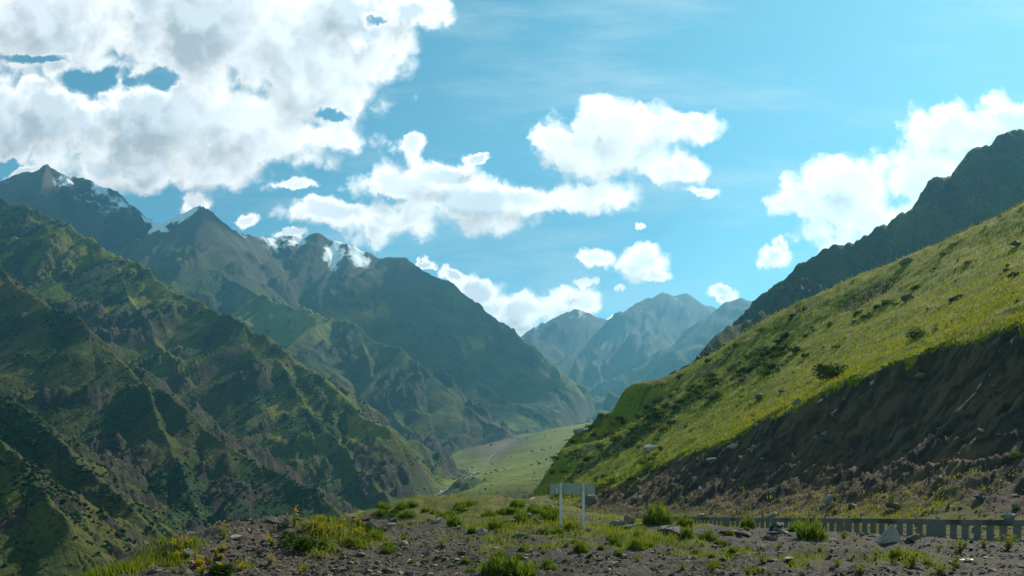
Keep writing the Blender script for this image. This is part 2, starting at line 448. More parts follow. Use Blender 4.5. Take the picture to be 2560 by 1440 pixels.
def far_height(X, Y, sp):
    """terrain height, owner group and masks; sp = local sample spacing"""
    X = X.astype(np.float32); Y = Y.astype(np.float32)
    dist = np.sqrt(X*X+Y*Y)
    wx = X+np.minimum(dist*0.012, 30)*fbm(X/(dist*0.12+20), Y/(dist*0.12+20), 2, 11)*0.6
    wy = Y+np.minimum(dist*0.012, 30)*fbm(X/(dist*0.12+20), Y/(dist*0.12+20), 2, 21)*0.6
    base = BASE(X, Y).astype(np.float32)
    z = base.copy(); own = np.zeros(X.shape, np.int8); crag_m = np.zeros_like(z); rel = np.zeros_like(z)
    for i, (nm, grp, pts, k, rl, ra, ca) in enumerate(SPURS):
        pl = np.array([P(*q) for q in pts])
        zmax = pl[:, 2].max()
        d0, h0, s0 = seg_near(X, Y, pl, k)
        cand = (h0-k*0.55*d0+60 > z)
        idx = np.nonzero(cand.ravel())[0]
        if len(idx) == 0:
            continue
        x = wx.ravel()[idx]; y = wy.ravel()[idx]
        d, h, s = seg_near(x, y, pl, k)
        ax = pl[-1]-pl[0]; al = math.hypot(ax[0], ax[1])
        so = ((x-pl[0, 0])*ax[0]+(y-pl[0, 1])*ax[1])/al+i*977.0
        dn = ((x-pl[0, 0])*ax[1]-(y-pl[0, 1])*ax[0])/al
        # profile: steeper near the crest, easing towards the foot
        T = np.maximum(h-base.ravel()[idx], 40)/k
        t = np.minimum(d/T, 1.6)
        drop = k*d*(1.12-0.22*t)
        amp = sstep(d, 0.0, rl*2.2)
        rib = ridged(so/rl+0.35*fbm(x/(rl*3), y/(rl*3), 2, 31+i), dn/(rl*6), 3, 50+i)
        big = ridged(so/(rl*3.3), dn/(rl*10), 2, 80+i)
        cm = sstep(fbm(so/(rl*1.9), dn/(rl*2.4), 3, 110+i), 0.10, 0.50)
        cw = 0.5*fbm(x/(rl*0.8), y/(rl*0.8), 2, 150+i)
        crag = 0.6*ridged(so/(rl*0.75)+cw, dn/(rl*1.25)+cw, 3, 140+i)+0.4*ridged(x/(rl*0.5), y/(rl*0.5), 3, 146+i)
        jag = (fbm(s/(rl*1.9), s*0+7.7, 5, 170+i, 0.62)+0.25*ridged(s/(rl*0.33), s*0+1.1, 2, 190+i)*sstep(gnoise(s/(rl*2.3), s*0, 195), -0.1, 0.4))*ra*0.50*np.exp(-d/(rl*0.6))
        un = 0.35+1.3*sstep(fbm(so/(rl*4)+3.3, dn/(rl*5), 2, 230+i), -0.25, 0.35)
        zz = h-drop+amp*((rib-0.5)*ra*1.5*un+(big-0.5)*ra*1.6)+cm*(0.3+0.7*amp)*(crag*0.9+0.15)*ca*1.35+jag
        cur = z.ravel()[idx]
        # smooth union at the foot of the slope
        kk = 6.0 if grp not in (6,) else 20.0
        hh = np.clip(0.5+0.5*(zz-cur)/kk, 0, 1)
        znew = cur+(zz-cur)*hh+kk*hh*(1-hh)
        win = zz > cur
        zr = z.ravel(); zr[idx] = znew
        o = own.ravel(); o[idx[win]] = grp
        c_ = crag_m.ravel(); c_[idx[win]] = (cm*np.clip(crag*0.8+0.5, 0, 1))[win]
        r_ = rel.ravel(); r_[idx[win]] = np.clip(1-t, 0, 1)[win]
    # broken ground at every scale the mesh can carry
    lam = 160.0; a = 8.0; sd = 200
    onm = np.where(own > 0, 1.0, 0.25).astype(np.float32)
    for o_ in range(6):
        wgt = np.clip(lam/(2.4*sp)-1, 0, 1)*np.clip(dist*0.35/lam, 0, 1)
        if wgt.max() > 0:
            z = z+onm*wgt*a*(0.55*gnoise(X/lam, Y/lam, sd+o_)+0.45*(0.5-np.abs(gnoise(X/lam+31, Y/lam, sd+20+o_))*2))
        lam *= 0.5; a *= 0.60
    # river bed
    dr, hr, sr = seg_near(X, Y, RIVER)
    wr = np.exp(-(dr/26.0)**2)
    z = z+(hr-1.0-z)*wr
    return z, own, crag_m, rel, dr


def far_terrain():
    U = np.linspace(-0.80, 0.80, 830)
    Ys = np.concatenate([np.geomspace(90, 260, 40, endpoint=False), np.geomspace(260, 1300, 370, endpoint=False),
                         np.geomspace(1300, 3400, 270, endpoint=False), np.geomspace(3400, 8200, 110)])
    R, C = len(Ys), len(U)
    Y = np.repeat(Ys[:, None], C, 1); X = U[None, :]*Y
    sp = np.maximum(np.gradient(Ys)[:, None], (U[1]-U[0])*Y).astype(np.float32)
    z, own, crag, rel, dr = far_height(X, Y, sp)
    V = np.stack([X, Y, z], -1)
    # true slope
    du = np.gradient(V, axis=1); dv = np.gradient(V, axis=0)
    nrm = np.cross(du, dv); nrm /= np.linalg.norm(nrm, axis=-1, keepdims=True)
    nz = np.abs(nrm[..., 2])
    zz = z; FYg = Y
    n_a = fbm(X/220, Y/220, 4, 301); n_b = fbm(X/60, Y/60, 4, 311); n_c = fbm(X/500, Y/500, 3, 321)
    alt = sstep(zz+140*n_a, 660, 1150)
    rock = np.clip(sstep(nz, 0.66, 0.45)*0.7+crag*0.62+alt*0.22+0.15*n_b-0.05, 0, 1)
    scree = np.clip(alt*0.95+0.55*sstep(n_a, 0.25, 0.6)*(own > 0)-0.1, 0, 1)
    shrub = np.clip(sstep(n_a*0.7+n_b*0.6, -0.05, 0.40)*(1-alt)*0.62+0.15*sstep(nz, 0.85, 0.7), 0, 1)*(own > 0)
    shrub = np.where(own == 0, 0.35*sstep(n_b+n_a, 0.1, 0.5), shrub)
    rock = np.where(own == 0, sstep(nz, 0.93, 0.86)*0.6, rock)
    # brown dry fan at the foot of the shoulder spur
    fx, fy, _ = P(1245, 1100, 1750)
    fan = np.exp(-(((X-fx)/90)**2+((Y-fy)/260)**2))
    scree = np.where(own <= 4, np.maximum(scree, fan*0.9), scree)
    shrub = shrub*(1-fan*0.7)
    rock = np.where(own == 7, np.clip(rock*0.8+0.05, 0, 1), rock)
    shrub = np.where(own == 7, np.clip(0.55+0.5*n_b, 0, 1), shrub)  # extra dark green on the cliff puts its backlit shade into the colour
    lush = np.where(own == 0, 1.0, 0.0)*sstep(FYg, 560, 760)*sstep(FYg, 2300, 2000)*(1-fan)
    kx, ky, _ = P(745, 800, 2380)
    lush = np.maximum(lush, 0.95*np.exp(-(((X-kx)/200)**2+((Y-ky)/260)**2))*(own == 4))
    cy_, cx_ = P(230, 640, 1480)[1], P(230, 640, 1480)[0]
    lush = np.maximum(lush, 0.35*np.exp(-(((X-cx_)/260)**2+((Y-cy_)/200)**2))*(own == 3))
    lush = np.maximum(lush, 0.45*sstep(n_c, 0.1, 0.5)*(own >= 3)*(own <= 5)*(1-alt))
    rock = np.where(own == 6, np.clip(rock*0.6+0.25*sstep(zz, 500, 900), 0, 1), rock)
    # lasting snow on the sheltered side of the crest
    snow = np.zeros_like(zz)
    for (px, py, Yd, rx, ry, a) in [(170, 448, 3160, 110, 110, 0.66), (235, 474, 3150, 90, 120, 0.74), (300, 492, 3150, 90, 120, 0.72), (350, 530, 3190, 70, 100, 0.74), (385, 556, 3230, 60, 110, 1.0), (415, 572, 3250, 90, 150, 1.5), (455, 556, 3100, 70, 120, 1.3),
                                    (395, 576, 2960, 60, 80, 0.9), (428, 566, 2960, 110, 90, 1.7), (458, 552, 2970, 70, 70, 1.3), (690, 606, 3190, 85, 100, 0.80), (745, 600, 3220, 80, 100, 0.74), (848, 622, 3230, 60, 150, 1.1), (890, 632, 3230, 60, 120, 0.95), (918, 636, 3250, 50, 90, 0.74), (600, 585, 3060, 70, 60, 0.55),
                                    (1438, 780, 5420, 110, 160, 0.66), (1330, 842, 5600, 160, 180, 0.66), (1600, 765, 5300, 90, 120, 0.52), (1690, 745, 5230, 90, 90, 0.48)]:
        x0, y0, z0 = P(px, py, Yd)
        g = np.exp(-(((X-x0)/rx)**2+((Y-y0)/ry)**2))
        snow = np.maximum(snow, g*a)
    snow = snow*sstep(nz, 0.35, 0.62)
    snow = np.where(snow > 0.02, snow*(0.80+0.55*fbm(X/70, Y/140, 3, 341)+0.35*fbm(X/22, Y/22, 2, 345)), 0)
    mask = np.stack([rock, shrub, scree, snow], -1)
    faces = grid_faces(R, C)
    fo = own.ravel()[faces[:, 0]]
    nflat = nrm.reshape(-1, 3); nflat = np.where(nflat[:, 2:3] < 0, -nflat, nflat)
    for g, (nm, lab) in GNAMES.items():
        sel = faces[fo == g]
        if len(sel) == 0:
            continue
        used = np.unique(sel)
        remap = np.full(R*C, -1, np.int32); remap[used] = np.arange(len(used))
        me = new_mesh(nm, V.reshape(-1, 3)[used], remap[sel], True)
        add_attr(me, 'mask', mask.reshape(-1, 4)[used])
        add_attr(me, 'lush', np.stack([lush, fan, fan*0, fan*0+1], -1).reshape(-1, 4)[used])
        me.normals_split_custom_set_from_vertices(nflat[used])
        link(nm, me, MAT_MTN, kind='structure', label=lab)
    return X, Y, z, own, nz, shrub


FX, FY, FZ, FOWN, FNZ, FSHR = far_terrain()

# ------------------------------------------------------------------ near hillside with its eroded bank
RDX, RDY, PDX, PDY = -0.2054, 0.9787, 0.9787, 0.2054      # along the road, across it (towards the hill)
U_FENCE = 27.6


def uv(X, Y):
    return X*PDX+Y*PDY, X*RDX+Y*RDY


def xy(u, v):
    return u*PDX+v*RDX, u*PDY+v*RDY


EDGE = np.array([(30, 60, 20), (51.8, 54.8, 18), (65.9, 51.1, 16.3), (79.5, 49.4, 14), (107, 49.1, 10.8), (143.5, 46.5, 7.9), (164.5, 44.3, 6.2), (178, 42.5, 5.4), (205, 47, 6)])
TOE = np.array([(0, 30.2, 0.35), (60, 30.2, 0.45), (90, 30.2, 0.7), (126, 33, 1.8), (150, 36, 3.0), (176, 40, 4.5), (205, 45, 5)])


def _hill_pts():
    pts = []
    crest = [(2900, 350, 130), (2560, 512, 140), (2420, 578, 150), (2260, 645, 162), (2100, 710, 176), (1970, 770, 190), (1900, 806, 198), (1840, 848, 206), (1750, 900, 215), (1680, 938, 222), (1600, 980, 228),
             (1550, 995, 226), (1500, 1030, 220), (1440, 1090, 210), (1400, 1132, 203), (1370, 1180, 195), (1340, 1222, 188)]
    for q in crest:
        x, y, z = P(*q); pts.append((x, y, z))
        pts.append((x+22, y+42, z-2.0))
        v = min(x*RDX+y*RDY, 196.0)-8.0
        ue = float(np.interp(v, EDGE[:, 0], EDGE[:, 1])); ze = float(np.interp(v, EDGE[:, 0], EDGE[:, 2])); ex, ey = xy(ue, v)
        for f_ in (0.4, 0.75):
            pts.append((ex+(x-ex)*f_, ey+(y-ey)*f_, ze+(z-ze)*f_-0.6))
    for v, u, z in EDGE[:-1]:
        x, y = xy(u, v); pts.append((x, y, z))
        x, y = xy(u-12, v); pts.append((x, y, z-6.5))
    pts += [(150, 140, 84), (130, 60, 64), (100, 40, 46), (62, 20, 20)]
    return pts


HILL = TPS(_hill_pts(), 100.0, 1e-4)


def hill_height(X, Y, sp=None):
    u, v = uv(X, Y)
    ue = np.interp(v, EDGE[:, 0], EDGE[:, 1])+2.6*fbm(v/6.5, u*0+3, 5, 401, 0.66)
    ze = np.interp(v, EDGE[:, 0], EDGE[:, 2]); ut = np.interp(v, TOE[:, 0], TOE[:, 1]); zt = np.interp(v, TOE[:, 0], TOE[:, 2])
    h = HILL(X, Y)
    far = np.clip((np.hypot(X, Y)-30)/150, 0, 1)
    h = h+0.45*fbm(X/9, Y/9, 3, 411)+0.16*fbm(X/2.2, Y/2.2, 3, 421)*(0.5+far)
    # terracettes: small steps across the slope
    h = h+0.10*gnoise(h/0.9+fbm(X/5, Y/5, 2, 431), v/14, 441)
    w = np.clip((u-ut)/np.maximum(ue-ut, 2.0), -0.2, 3)
    wc = np.clip(w, 0, None)
    g = 0.48*wc+0.52*np.minimum(wc, 1.15)**3+np.maximum(wc-1.15, 0)*2.0
    b = zt+(ze-zt)*g+np.maximum(u-ue, 0)*1.6
    gul = ridged(v/5.5+0.5*fbm(X/7, Y/7, 2, 451), u/22, 3, 461)
    rgh = sstep(w, 0.05, 0.5)
    b = b+rgh*(1.1*gul-0.45)+rgh*0.22*(ridged(v/1.7+0.4*fbm(X/3, Y/3, 2, 455), u/13, 2, 465)-0.5)+(0.08+0.30*rgh)*fbm(X/1.6, Y/1.6, 4, 471)+rgh*1.3*np.maximum(ridged(X/3.4, Y/3.4, 4, 481, 0.6)-0.36, 0)
    # overhanging turf lip: the turf edge rolls over the bank
    z = np.minimum(h, b)
    bank = sstep(h-b, -0.15, 0.35)
    z = z-np.where(u < ut, 0.25*sstep(ut-u, 0, 1.0), 0)
    return z, bank, w, u, v


def hillside_material():
    m, T = new_mat('hillside_turf_and_earth')
    co = T.n('ShaderNodeNewGeometry').outputs[0]
    at = T.n('ShaderNodeAttribute', attribute_name='mask')
    s = T.n('ShaderNodeSeparateColor', {0: at.outputs[0]})
    bank, weed, bush = s.outputs[0], s.outputs[1], s.outputs[2]
    n1 = T.noise(co, 0.09, 5, 0.6).outputs[0]; n2 = T.noise(co, 0.8, 5, 0.65).outputs[0]; n3 = T.noise(co, 4.0, 4, 0.7).outputs[0]
    g = T.mix(T.ss(n1, 0.35, 0.65), rgb(0.110, 0.145, 0.005), rgb(0.190, 0.180, 0.007))
    g = T.mix(T.ss(n2, 0.45, 0.72), g, rgb(0.045, 0.075, 0.010))
    g = T.mix(T.ss(n3, 0.5, 0.8), g, rgb(0.035, 0.055, 0.010))
    g = T.mix(T.m('MULTIPLY', T.ss(n1, 0.58, 0.75), T.ss(n2, 0.45, 0.6)), g, rgb(0.13, 0.10, 0.03))
    d = T.mix(T.ss(n1, 0.38, 0.62), rgb(0.040, 0.034, 0.029), rgb(0.066, 0.046, 0.031))
    d = T.mix(T.ss(n2, 0.45, 0.72), d, rgb(0.024, 0.021, 0.019))
    d = T.mix(T.ss(n3, 0.57, 0.74), d, rgb(0.11, 0.10, 0.095))
    rc = T.n('ShaderNodeVectorMath', {0: co, 1: (-0.2054, 0.9787, 0.0)}, operation='DOT_PRODUCT').outputs['Value']
    zc = T.n('ShaderNodeSeparateXYZ', {0: co}).outputs[2]
    sv = T.n('ShaderNodeCombineXYZ', {0: T.m('MULTIPLY', rc, 0.9), 1: T.m('MULTIPLY', zc, 0.14), 2: 0.0}).outputs[0]
    st = T.noise(sv, 1.0, 6, 0.7, dim='2D').outputs[0]
    d = T.mix(T.m('MULTIPLY', T.ss(st, 0.47, 0.62), 0.85), d, rgb(0.125, 0.082, 0.050))
    d = T.mix(T.m('MULTIPLY', T.ss(st, 0.46, 0.32), 0.8), d, rgb(0.024, 0.024, 0.027))
    wd = T.mix(n3, rgb(0.05, 0.06, 0.012), rgb(0.10, 0.09, 0.022))
    jit = T.m('ADD', T.m('MULTIPLY', T.m('SUBTRACT', n2, 0.5), 0.9), T.m('MULTIPLY', T.m('SUBTRACT', n3, 0.5), 0.5))
    d = T.mix(T.ss(T.m('ADD', weed, jit), 0.42, 0.62), d, wd)
    g = T.mix(T.ss(T.m('ADD', bush, jit), 0.40, 0.60), g, rgb(0.022, 0.045, 0.010))
    c = T.mix(T.ss(T.m('ADD', bank, T.m('MULTIPLY', jit, 0.5)), 0.4, 0.6), g, d)
    bump = T.m('ADD', T.m('MULTIPLY', n3, 0.35), n2)
    finish(T, c, 0.95, bump, 0.8, 0.35, 0.1)
    return m


MAT_HILL = hillside_material()

HILL_BUSH_BAND = [P(1560, 1100, 175), P(1690, 1020, 165), P(1790, 955, 158), P(1900, 890, 150), P(2010, 850, 148), P(2180, 775, 150)]


def near_hill():
    U = np.linspace(-0.02, 0.80, 540)
    Ys = np.geomspace(26, 285, 430)
    R, C = len(Ys), len(U)
    Y = np.repeat(Ys[:, None], C, 1); X = U[None, :]*Y
    z, bank, w, u, v = hill_height(X, Y)
    # keep only what belongs to the hill: beyond its corner it dives below the valley road
    n_a = fbm(X/14, Y/14, 3, 501); n_b = fbm(X/4, Y/4, 3, 511)
    weed = np.clip(0.12+0.70*sstep(w, 0.45, 0.0)+0.55*sstep(v, 95, 135)+0.30*n_a+0.2*n_b-0.12, 0, 1)
    bd, _, _ = seg_near(X, Y, HILL_BUSH_BAND)
    bush = np.clip(0.85*np.exp(-(bd/9.0)**2)+0.45*sstep(v, 120, 175)+0.8*n_a-0.25, 0, 1)
    bank = np.maximum(bank, sstep(v, 180, 204)*sstep(n_a+0.5*n_b, -0.05, 0.25)*0.9)
    V = np.stack([X, Y, z], -1)
    mask = np.stack([bank, weed, bush, w], -1)
    faces = grid_faces(R, C)
    uf = u.ravel()[faces].min(1)
    tf = np.interp(v.ravel()[faces[:, 0]], TOE[:, 0], TOE[:, 1])
    faces = faces[uf > tf-3.0]
    used = np.unique(faces); remap = np.full(R*C, -1, np.int32); remap[used] = np.arange(len(used))
    me = new_mesh('hillside', V.reshape(-1, 3)[used], remap[faces], True)
    add_attr(me, 'mask', mask.reshape(-1, 4)[used])
    link('hillside', me, MAT_HILL, kind='structure', label='sunlit grassy hillside above the dark eroded bank')


near_hill()

# ------------------------------------------------------------------ foreground bench
GROUND = TPS([
    P(1280, 1440, 19), P(1900, 1440, 19), P(2560, 1440, 19), P(3000, 1440, 19), P(800, 1440, 18.5), P(450, 1435, 17), (0, 3, 0), (-6, 3, 0), (6, 3, 0), (0, 10, 0), (8, 10, 0), (-6, 10, 0.1), (14, 12, 0),
    P(235, 1436, 15), P(420, 1378, 18), P(560, 1342, 20), P(640, 1316, 22), P(715, 1304, 23.2), P(790, 1316, 27), P(870, 1302, 34), P(935, 1277, 60), P(1060, 1258, 95), P(1200, 1256, 120), P(1310, 1258, 175),
    P(1000, 1322, 33), P(1200, 1303, 48), P(1290, 1275, 118), P(1404, 1327, 30), P(1460, 1322, 31.5), P(1560, 1318, 36), P(1700, 1333, 34), P(2000, 1347, 30), P(1850, 1372, 26), P(1600, 1382, 25), P(1200, 1380, 24), P(900, 1370, 23),
    P(600, 1402, 19), P(700, 1342, 22), P(1050, 1345, 27), P(1500, 1350, 28), P(2250, 1365, 28.5), P(2560, 1372, 27.5),
    xy(27.6, 15)+(0.35,), xy(27.6, 26)+(0.47,), xy(27.6, 34)+(0.5,), xy(27.6, 45)+(0.52,), xy(27.6, 60)+(0.55,), xy(27.6, 80)+(0.6,), xy(27.6, 95)+(0.62,), xy(32, 30)+(0.45,), xy(32, 60)+(0.6,), xy(33, 90)+(0.75,), xy(34, 126)+(1.9,), xy(41, 176)+(4.6,), xy(46, 205)+(5.0,),
    (3, 215, 5.0), (1.2, 150, 3.9),
    (-14, 14, -5), (-14, 25, -5), (-16, 40, -6), (-22, 60, -6), (-24, 95, -6), (-20, 125, -6), (-22, 180, -8), (-45, 40, -32), (-45, 100, -34), (-45, 180, -34), (-14, 3, -4), (-30, 15, -22)], 20.0)


def ground_height(X, Y):
    z = GROUND(X, Y)
    rb = 1/(1+np.maximum(Y-22, 0)/25)
    z = z+0.18*fbm(X/3.2, Y/3.2, 3, 601)*(1+sstep(Y, 35, 60)*1.0)+0.13*ridged(X/1.1, Y/1.1, 3, 611)*rb+0.035*fbm(X/0.35, Y/0.35, 3, 621)*rb
    u, v = uv(X, Y)
    # flatter strip along the railing
    fl = np.exp(-((u-U_FENCE)/1.6)**2)*(v < 100)
    z = z+(np.interp(v, [0, 60, 95], [0.40, 0.55, 0.62])-z)*fl*0.8
    return z


def hit(px, py, fn, y0=9.0, y1=260.0):
    """where the line of sight through a photo pixel meets a surface"""
    Ys = np.geomspace(y0, y1, 900)
    X = (px-1280)/F*Ys; zr = EYE+(HOR-py)/F*Ys
    zs = fn(X, Ys)
    below = np.nonzero(zr <= zs)[0]
    i = below[0] if len(below) else int(np.argmin(zr-zs))
    return float(X[i]), float(Ys[i]), float(zs[i])


def hill_z(X, Y):
    return hill_height(np.asarray(X, float), np.asarray(Y, float))[0]


def g_at(x, y):
    return float(ground_height(np.array([x], float), np.array([y], float))[0])


# grassy patches on the bench: photo pixel, radius along x and y in metres, strength
PATCH = [(270, 1430, 0.7, 1.6, 0.9), (380, 1395, 0.55, 1.8, 0.85), (470, 1365, 0.6, 1.8, 0.75), (600, 1415, 0.6, 0.7, 0.5), (860, 1330, 1.5, 4, 1.0), (890, 1350, 0.9, 2, 1.0), (980, 1300, 3, 9, 0.9), (1100, 1280, 5, 20, 1.0),
         (1000, 1272, 6, 22, 0.9), (1200, 1290, 5, 15, 1.0), (1330, 1300, 4, 12, 1.0), (1420, 1318, 3, 4, 1.0), (1300, 1262, 8, 30, 0.8), (1520, 1320, 2.5, 4, 0.9), (1600, 1345, 2.0, 2.5, 0.7), (1650, 1300, 3, 8, 1.0), (1640, 1360, 2.4, 1.6, 0.9),
         (1800, 1385, 2.2, 1.2, 0.7), (1700, 1360, 1.6, 1.0, 0.8), (1280, 1425, 1.2, 1.0, 0.9), (2050, 1395, 2.0, 1.4, 0.55), (2250, 1395, 2.0, 1.8, 0.7), (2450, 1345, 2.2, 2.0, 0.5), (1950, 1380, 2.5, 1.0, 0.5), (1880, 1425, 2.2, 1.2, 0.5),
         (2120, 1350, 1.2, 1.4, 0.5), (1560, 1300, 3, 12, 0.9)]
PATCHW = [(hit(q[0], q[1], ground_height)[:2])+q[2:] for q in PATCH]


def veg_mask(X, Y):
    v = np.zeros_like(X, dtype=float)
    for (x, y, rx, ry, a) in PATCHW:
        v = np.maximum(v, a*np.exp(-(((X-x)/rx)**2+((Y-y)/ry)**2)))
    v = v+0.35*fbm(X/1.8, Y/1.8, 3, 641)
    v = np.maximum(v, sstep(Y, 38, 60)*(0.75+0.4*fbm(X/3, Y/5, 3, 651)))
    return np.clip(v, 0, 1)


def ground_material():
    m, T = new_mat('gravel_and_turf')
    co = T.n('ShaderNodeNewGeometry').outputs[0]
    at = T.n('ShaderNodeAttribute', attribute_name='mask')
    s = T.n('ShaderNodeSeparateColor', {0: at.outputs[0]})
    veg, brown = s.outputs[0], s.outputs[1]
    n1 = T.noise(co, 0.35, 5, 0.6).outputs[0]; n2 = T.noise(co, 3.0, 5, 0.7).outputs[0]; n3 = T.noise(co, 16.0, 4, 0.75).outputs[0]
    vo = T.n('ShaderNodeTexVoronoi', {'Vector': co, 'Scale': 14.0}, feature='F1')
    d = T.mix(T.ss(n1, 0.38, 0.62), rgb(0.0145, 0.0125, 0.009), rgb(0.029, 0.0245, 0.017))
    d = T.mix(brown, d, rgb(0.052, 0.042, 0.033))
    d = T.mix(T.ss(n2, 0.50, 0.75), d, rgb(0.016, 0.015, 0.015))
    peb = T.n('ShaderNodeSeparateColor', {0: vo.outputs[1]}).outputs[0]
    d = T.mix(T.m('MULTIPLY', T.ss(peb, 0.70, 0.95), 0.7), d, rgb(0.10, 0.088, 0.076))
    d = T.mix(T.m('MULTIPLY', T.ss(peb, 0.28, 0.05), 0.6), d, rgb(0.022, 0.021, 0.021))
    g = T.mix(n2, rgb(0.050, 0.062, 0.012), rgb(0.105, 0.098, 0.022))
    g = T.mix(T.ss(n1, 0.5, 0.7), g, rgb(0.095, 0.080, 0.028))
    jit = T.m('ADD', T.m('MULTIPLY', T.m('SUBTRACT', n2, 0.5), 0.9), T.m('MULTIPLY', T.m('SUBTRACT', n3, 0.5), 0.7))
    c = T.mix(T.ss(T.m('ADD', veg, jit), 0.50, 0.70), d, g)
    h = T.m('ADD', T.m('MULTIPLY', T.m('SUBTRACT', 1.0, vo.outputs[0]), 0.5), T.m('ADD', n2, T.m('MULTIPLY', n3, 0.5)))
    finish(T, c, 0.92, h, 0.9, 0.07, 0.2)
    return m


MAT_GROUND = ground_material()


def ground():
    U = np.linspace(-0.80, 0.80, 620)
    Ys = np.concatenate([np.linspace(-8, 12, 14, endpoint=False), np.geomspace(12, 230, 320)])
    R, C = len(Ys), len(U)
    Y = np.repeat(Ys[:, None], C, 1)
    X = U[None, :]*np.maximum(Y, 12.0)
    z = ground_height(X, Y)
    veg = veg_mask(X, Y)
    bx, by, _ = hit(640, 1360, ground_height)
    brown = np.clip(np.exp(-(((X-bx)/5.5)**2+((Y-by)/7)**2))+0.15+0.5*fbm(X/3, Y/3, 3, 661), 0, 1)
    u, v = uv(X, Y)
    faces = grid_faces(R, C)
    tl = np.interp(v.ravel()[faces[:, 0]], TOE[:, 0], TOE[:, 1])
    faces = faces[u.ravel()[faces].min(1) < tl+2.5]
    used = np.unique(faces); remap = np.full(R*C, -1, np.int32); remap[used] = np.arange(len(used))
    me = new_mesh('ground', np.stack([X, Y, z], -1).reshape(-1, 3)[used], remap[faces], True)
    add_attr(me, 'mask', np.stack([veg, brown, veg*0, veg*0], -1).reshape(-1, 4)[used])
    link('ground', me, MAT_GROUND, kind='structure', label='dark gravelly roadside ground with grass patches')


ground()


def simple_mat(name, c1, c2, scale=3.0, rough=0.85, bump=0.4, bdist=0.02, spec=0.25, c3=None):
    m, T = new_mat(name)
    co = T.n('ShaderNodeTexCoord').outputs[3]
    n = T.noise(co, scale, 6, 0.65).outputs[0]
    c = T.mix(T.ss(n, 0.32, 0.68), rgb(*c1), rgb(*c2))
    if c3:
        n2 = T.noise(co, scale*0.35, 4, 0.6).outputs[0]
        c = T.mix(T.ss(n2, 0.52, 0.66), c, rgb(*c3))
    finish(T, c, rough, T.noise(co, scale*3, 5, 0.7).outputs[0], bump, bdist, spec)
    return m


# river, roads
def ribbon(name, pts, width, zfn, mat, lab, nseg=160, seed=0, wvar=0.0, lift=0.05, nx=4):
    pts = np.array(pts, float)
    d = np.r_[0, np.cumsum(np.hypot(*np.diff(pts[:, :2], axis=0).T))]
    t = np.linspace(0, d[-1], nseg)
    x = np.interp(t, d, pts[:, 0]); y = np.interp(t, d, pts[:, 1])
    k = np.ones(7)/7
    xs = np.convolve(np.pad(x, 3, 'edge'), k, 'valid'); ys = np.convolve(np.pad(y, 3, 'edge'), k, 'valid')
    tx = np.gradient(xs); ty = np.gradient(ys); L = np.hypot(tx, ty); nx_, ny_ = ty/L, -tx/L
    w = width*(1+wvar*fbm(t/(width*2.5), t*0, 3, 700+seed))
    off = wvar*width*1.2*fbm(t/(width*4), t*0+5, 3, 720+seed)
    V = []
    for a in np.linspace(-0.5, 0.5, nx):
        X = xs+nx_*(w*a+off); Yy = ys+ny_*(w*a+off)
        V.append(np.stack([X, Yy, zfn(X, Yy)+lift], -1))
    V = np.stack(V, 1)
    me = new_mesh(name, V.reshape(-1, 3), grid_faces(nseg, nx), True)
    return link(name, me, mat, kind='structure', label=lab)


def river_z(X, Y):
    z, *_ = far_height(X, Y, np.full(X.shape, 8.0, np.float32))
    return z


def foam_material():
    m, T = new_mat('white_water')
    co = T.n('ShaderNodeNewGeometry').outputs[0]
    n = T.noise(co, 0.12, 5, 0.7).outputs[0]
    c = T.mix(T.ss(n, 0.50, 0.66), rgb(0.07, 0.07, 0.055), rgb(0.70, 0.72, 0.70))
    finish(T, c, 0.35, n, 0.5, 0.6, 0.5)
    return m


ribbon('river', RIVER[1:11], 4.2, river_z, foam_material(), 'pale foaming river winding along the valley floor', 320, 1, 0.9, 0.9)
MAT_ROAD = simple_mat('pale_road_gravel', (0.24, 0.21, 0.18), (0.33, 0.30, 0.26), 1.2, 0.95, 0.3, 0.03)
ribbon('road', [(7.0, 60), (5.5, 80), (3.8, 100), (1.6, 118), (0.6, 140), (2.0, 165), (6, 190), (14, 215)], 6.5, ground_height, MAT_ROAD,
       'pale gravel road curving round the foot of the hillside', 70, 3, 0.0, 0.10, 8)
ribbon('valley_road', [P(1004, 1256, 690), P(1035, 1252, 700), P(1065, 1253, 690), P(1088, 1256, 670)], 9.0, river_z, MAT_ROAD, 'grey road bend on the valley floor left of the green terrace', 30, 4, 0.1, 2.5, 4)



# ------------------------------------------------------------------ things: shared tools
def tag(o, label, cat, group=None):
    o['label'] = label; o['category'] = cat
    if group:
        o['group'] = group
    return o


def empty(name, loc, rz=0.0):
    o = bpy.data.objects.new(name, None); COL.objects.link(o)
    o.location = loc; o.rotation_euler = (0, 0, rz); o.empty_display_size = 0.2
    return o


def box_mesh(name, boxes, bevel=0.0):
    """boxes: (cx,cy,cz,sx,sy,sz) joined into one part"""
    bm = bmesh.new()
    for (cx, cy, cz, sx, sy, sz) in boxes:
        r = bmesh.ops.create_cube(bm, size=1.0)
        for v in r['verts']:
            v.co = Vector((cx+v.co.x*sx, cy+v.co.y*sy, cz+v.co.z*sz))
    if bevel:
        bmesh.ops.bevel(bm, geom=bm.edges[:], offset=bevel, segments=1, affect='EDGES')
    me = bpy.data.meshes.new(name); bm.to_mesh(me); bm.free()
    return me


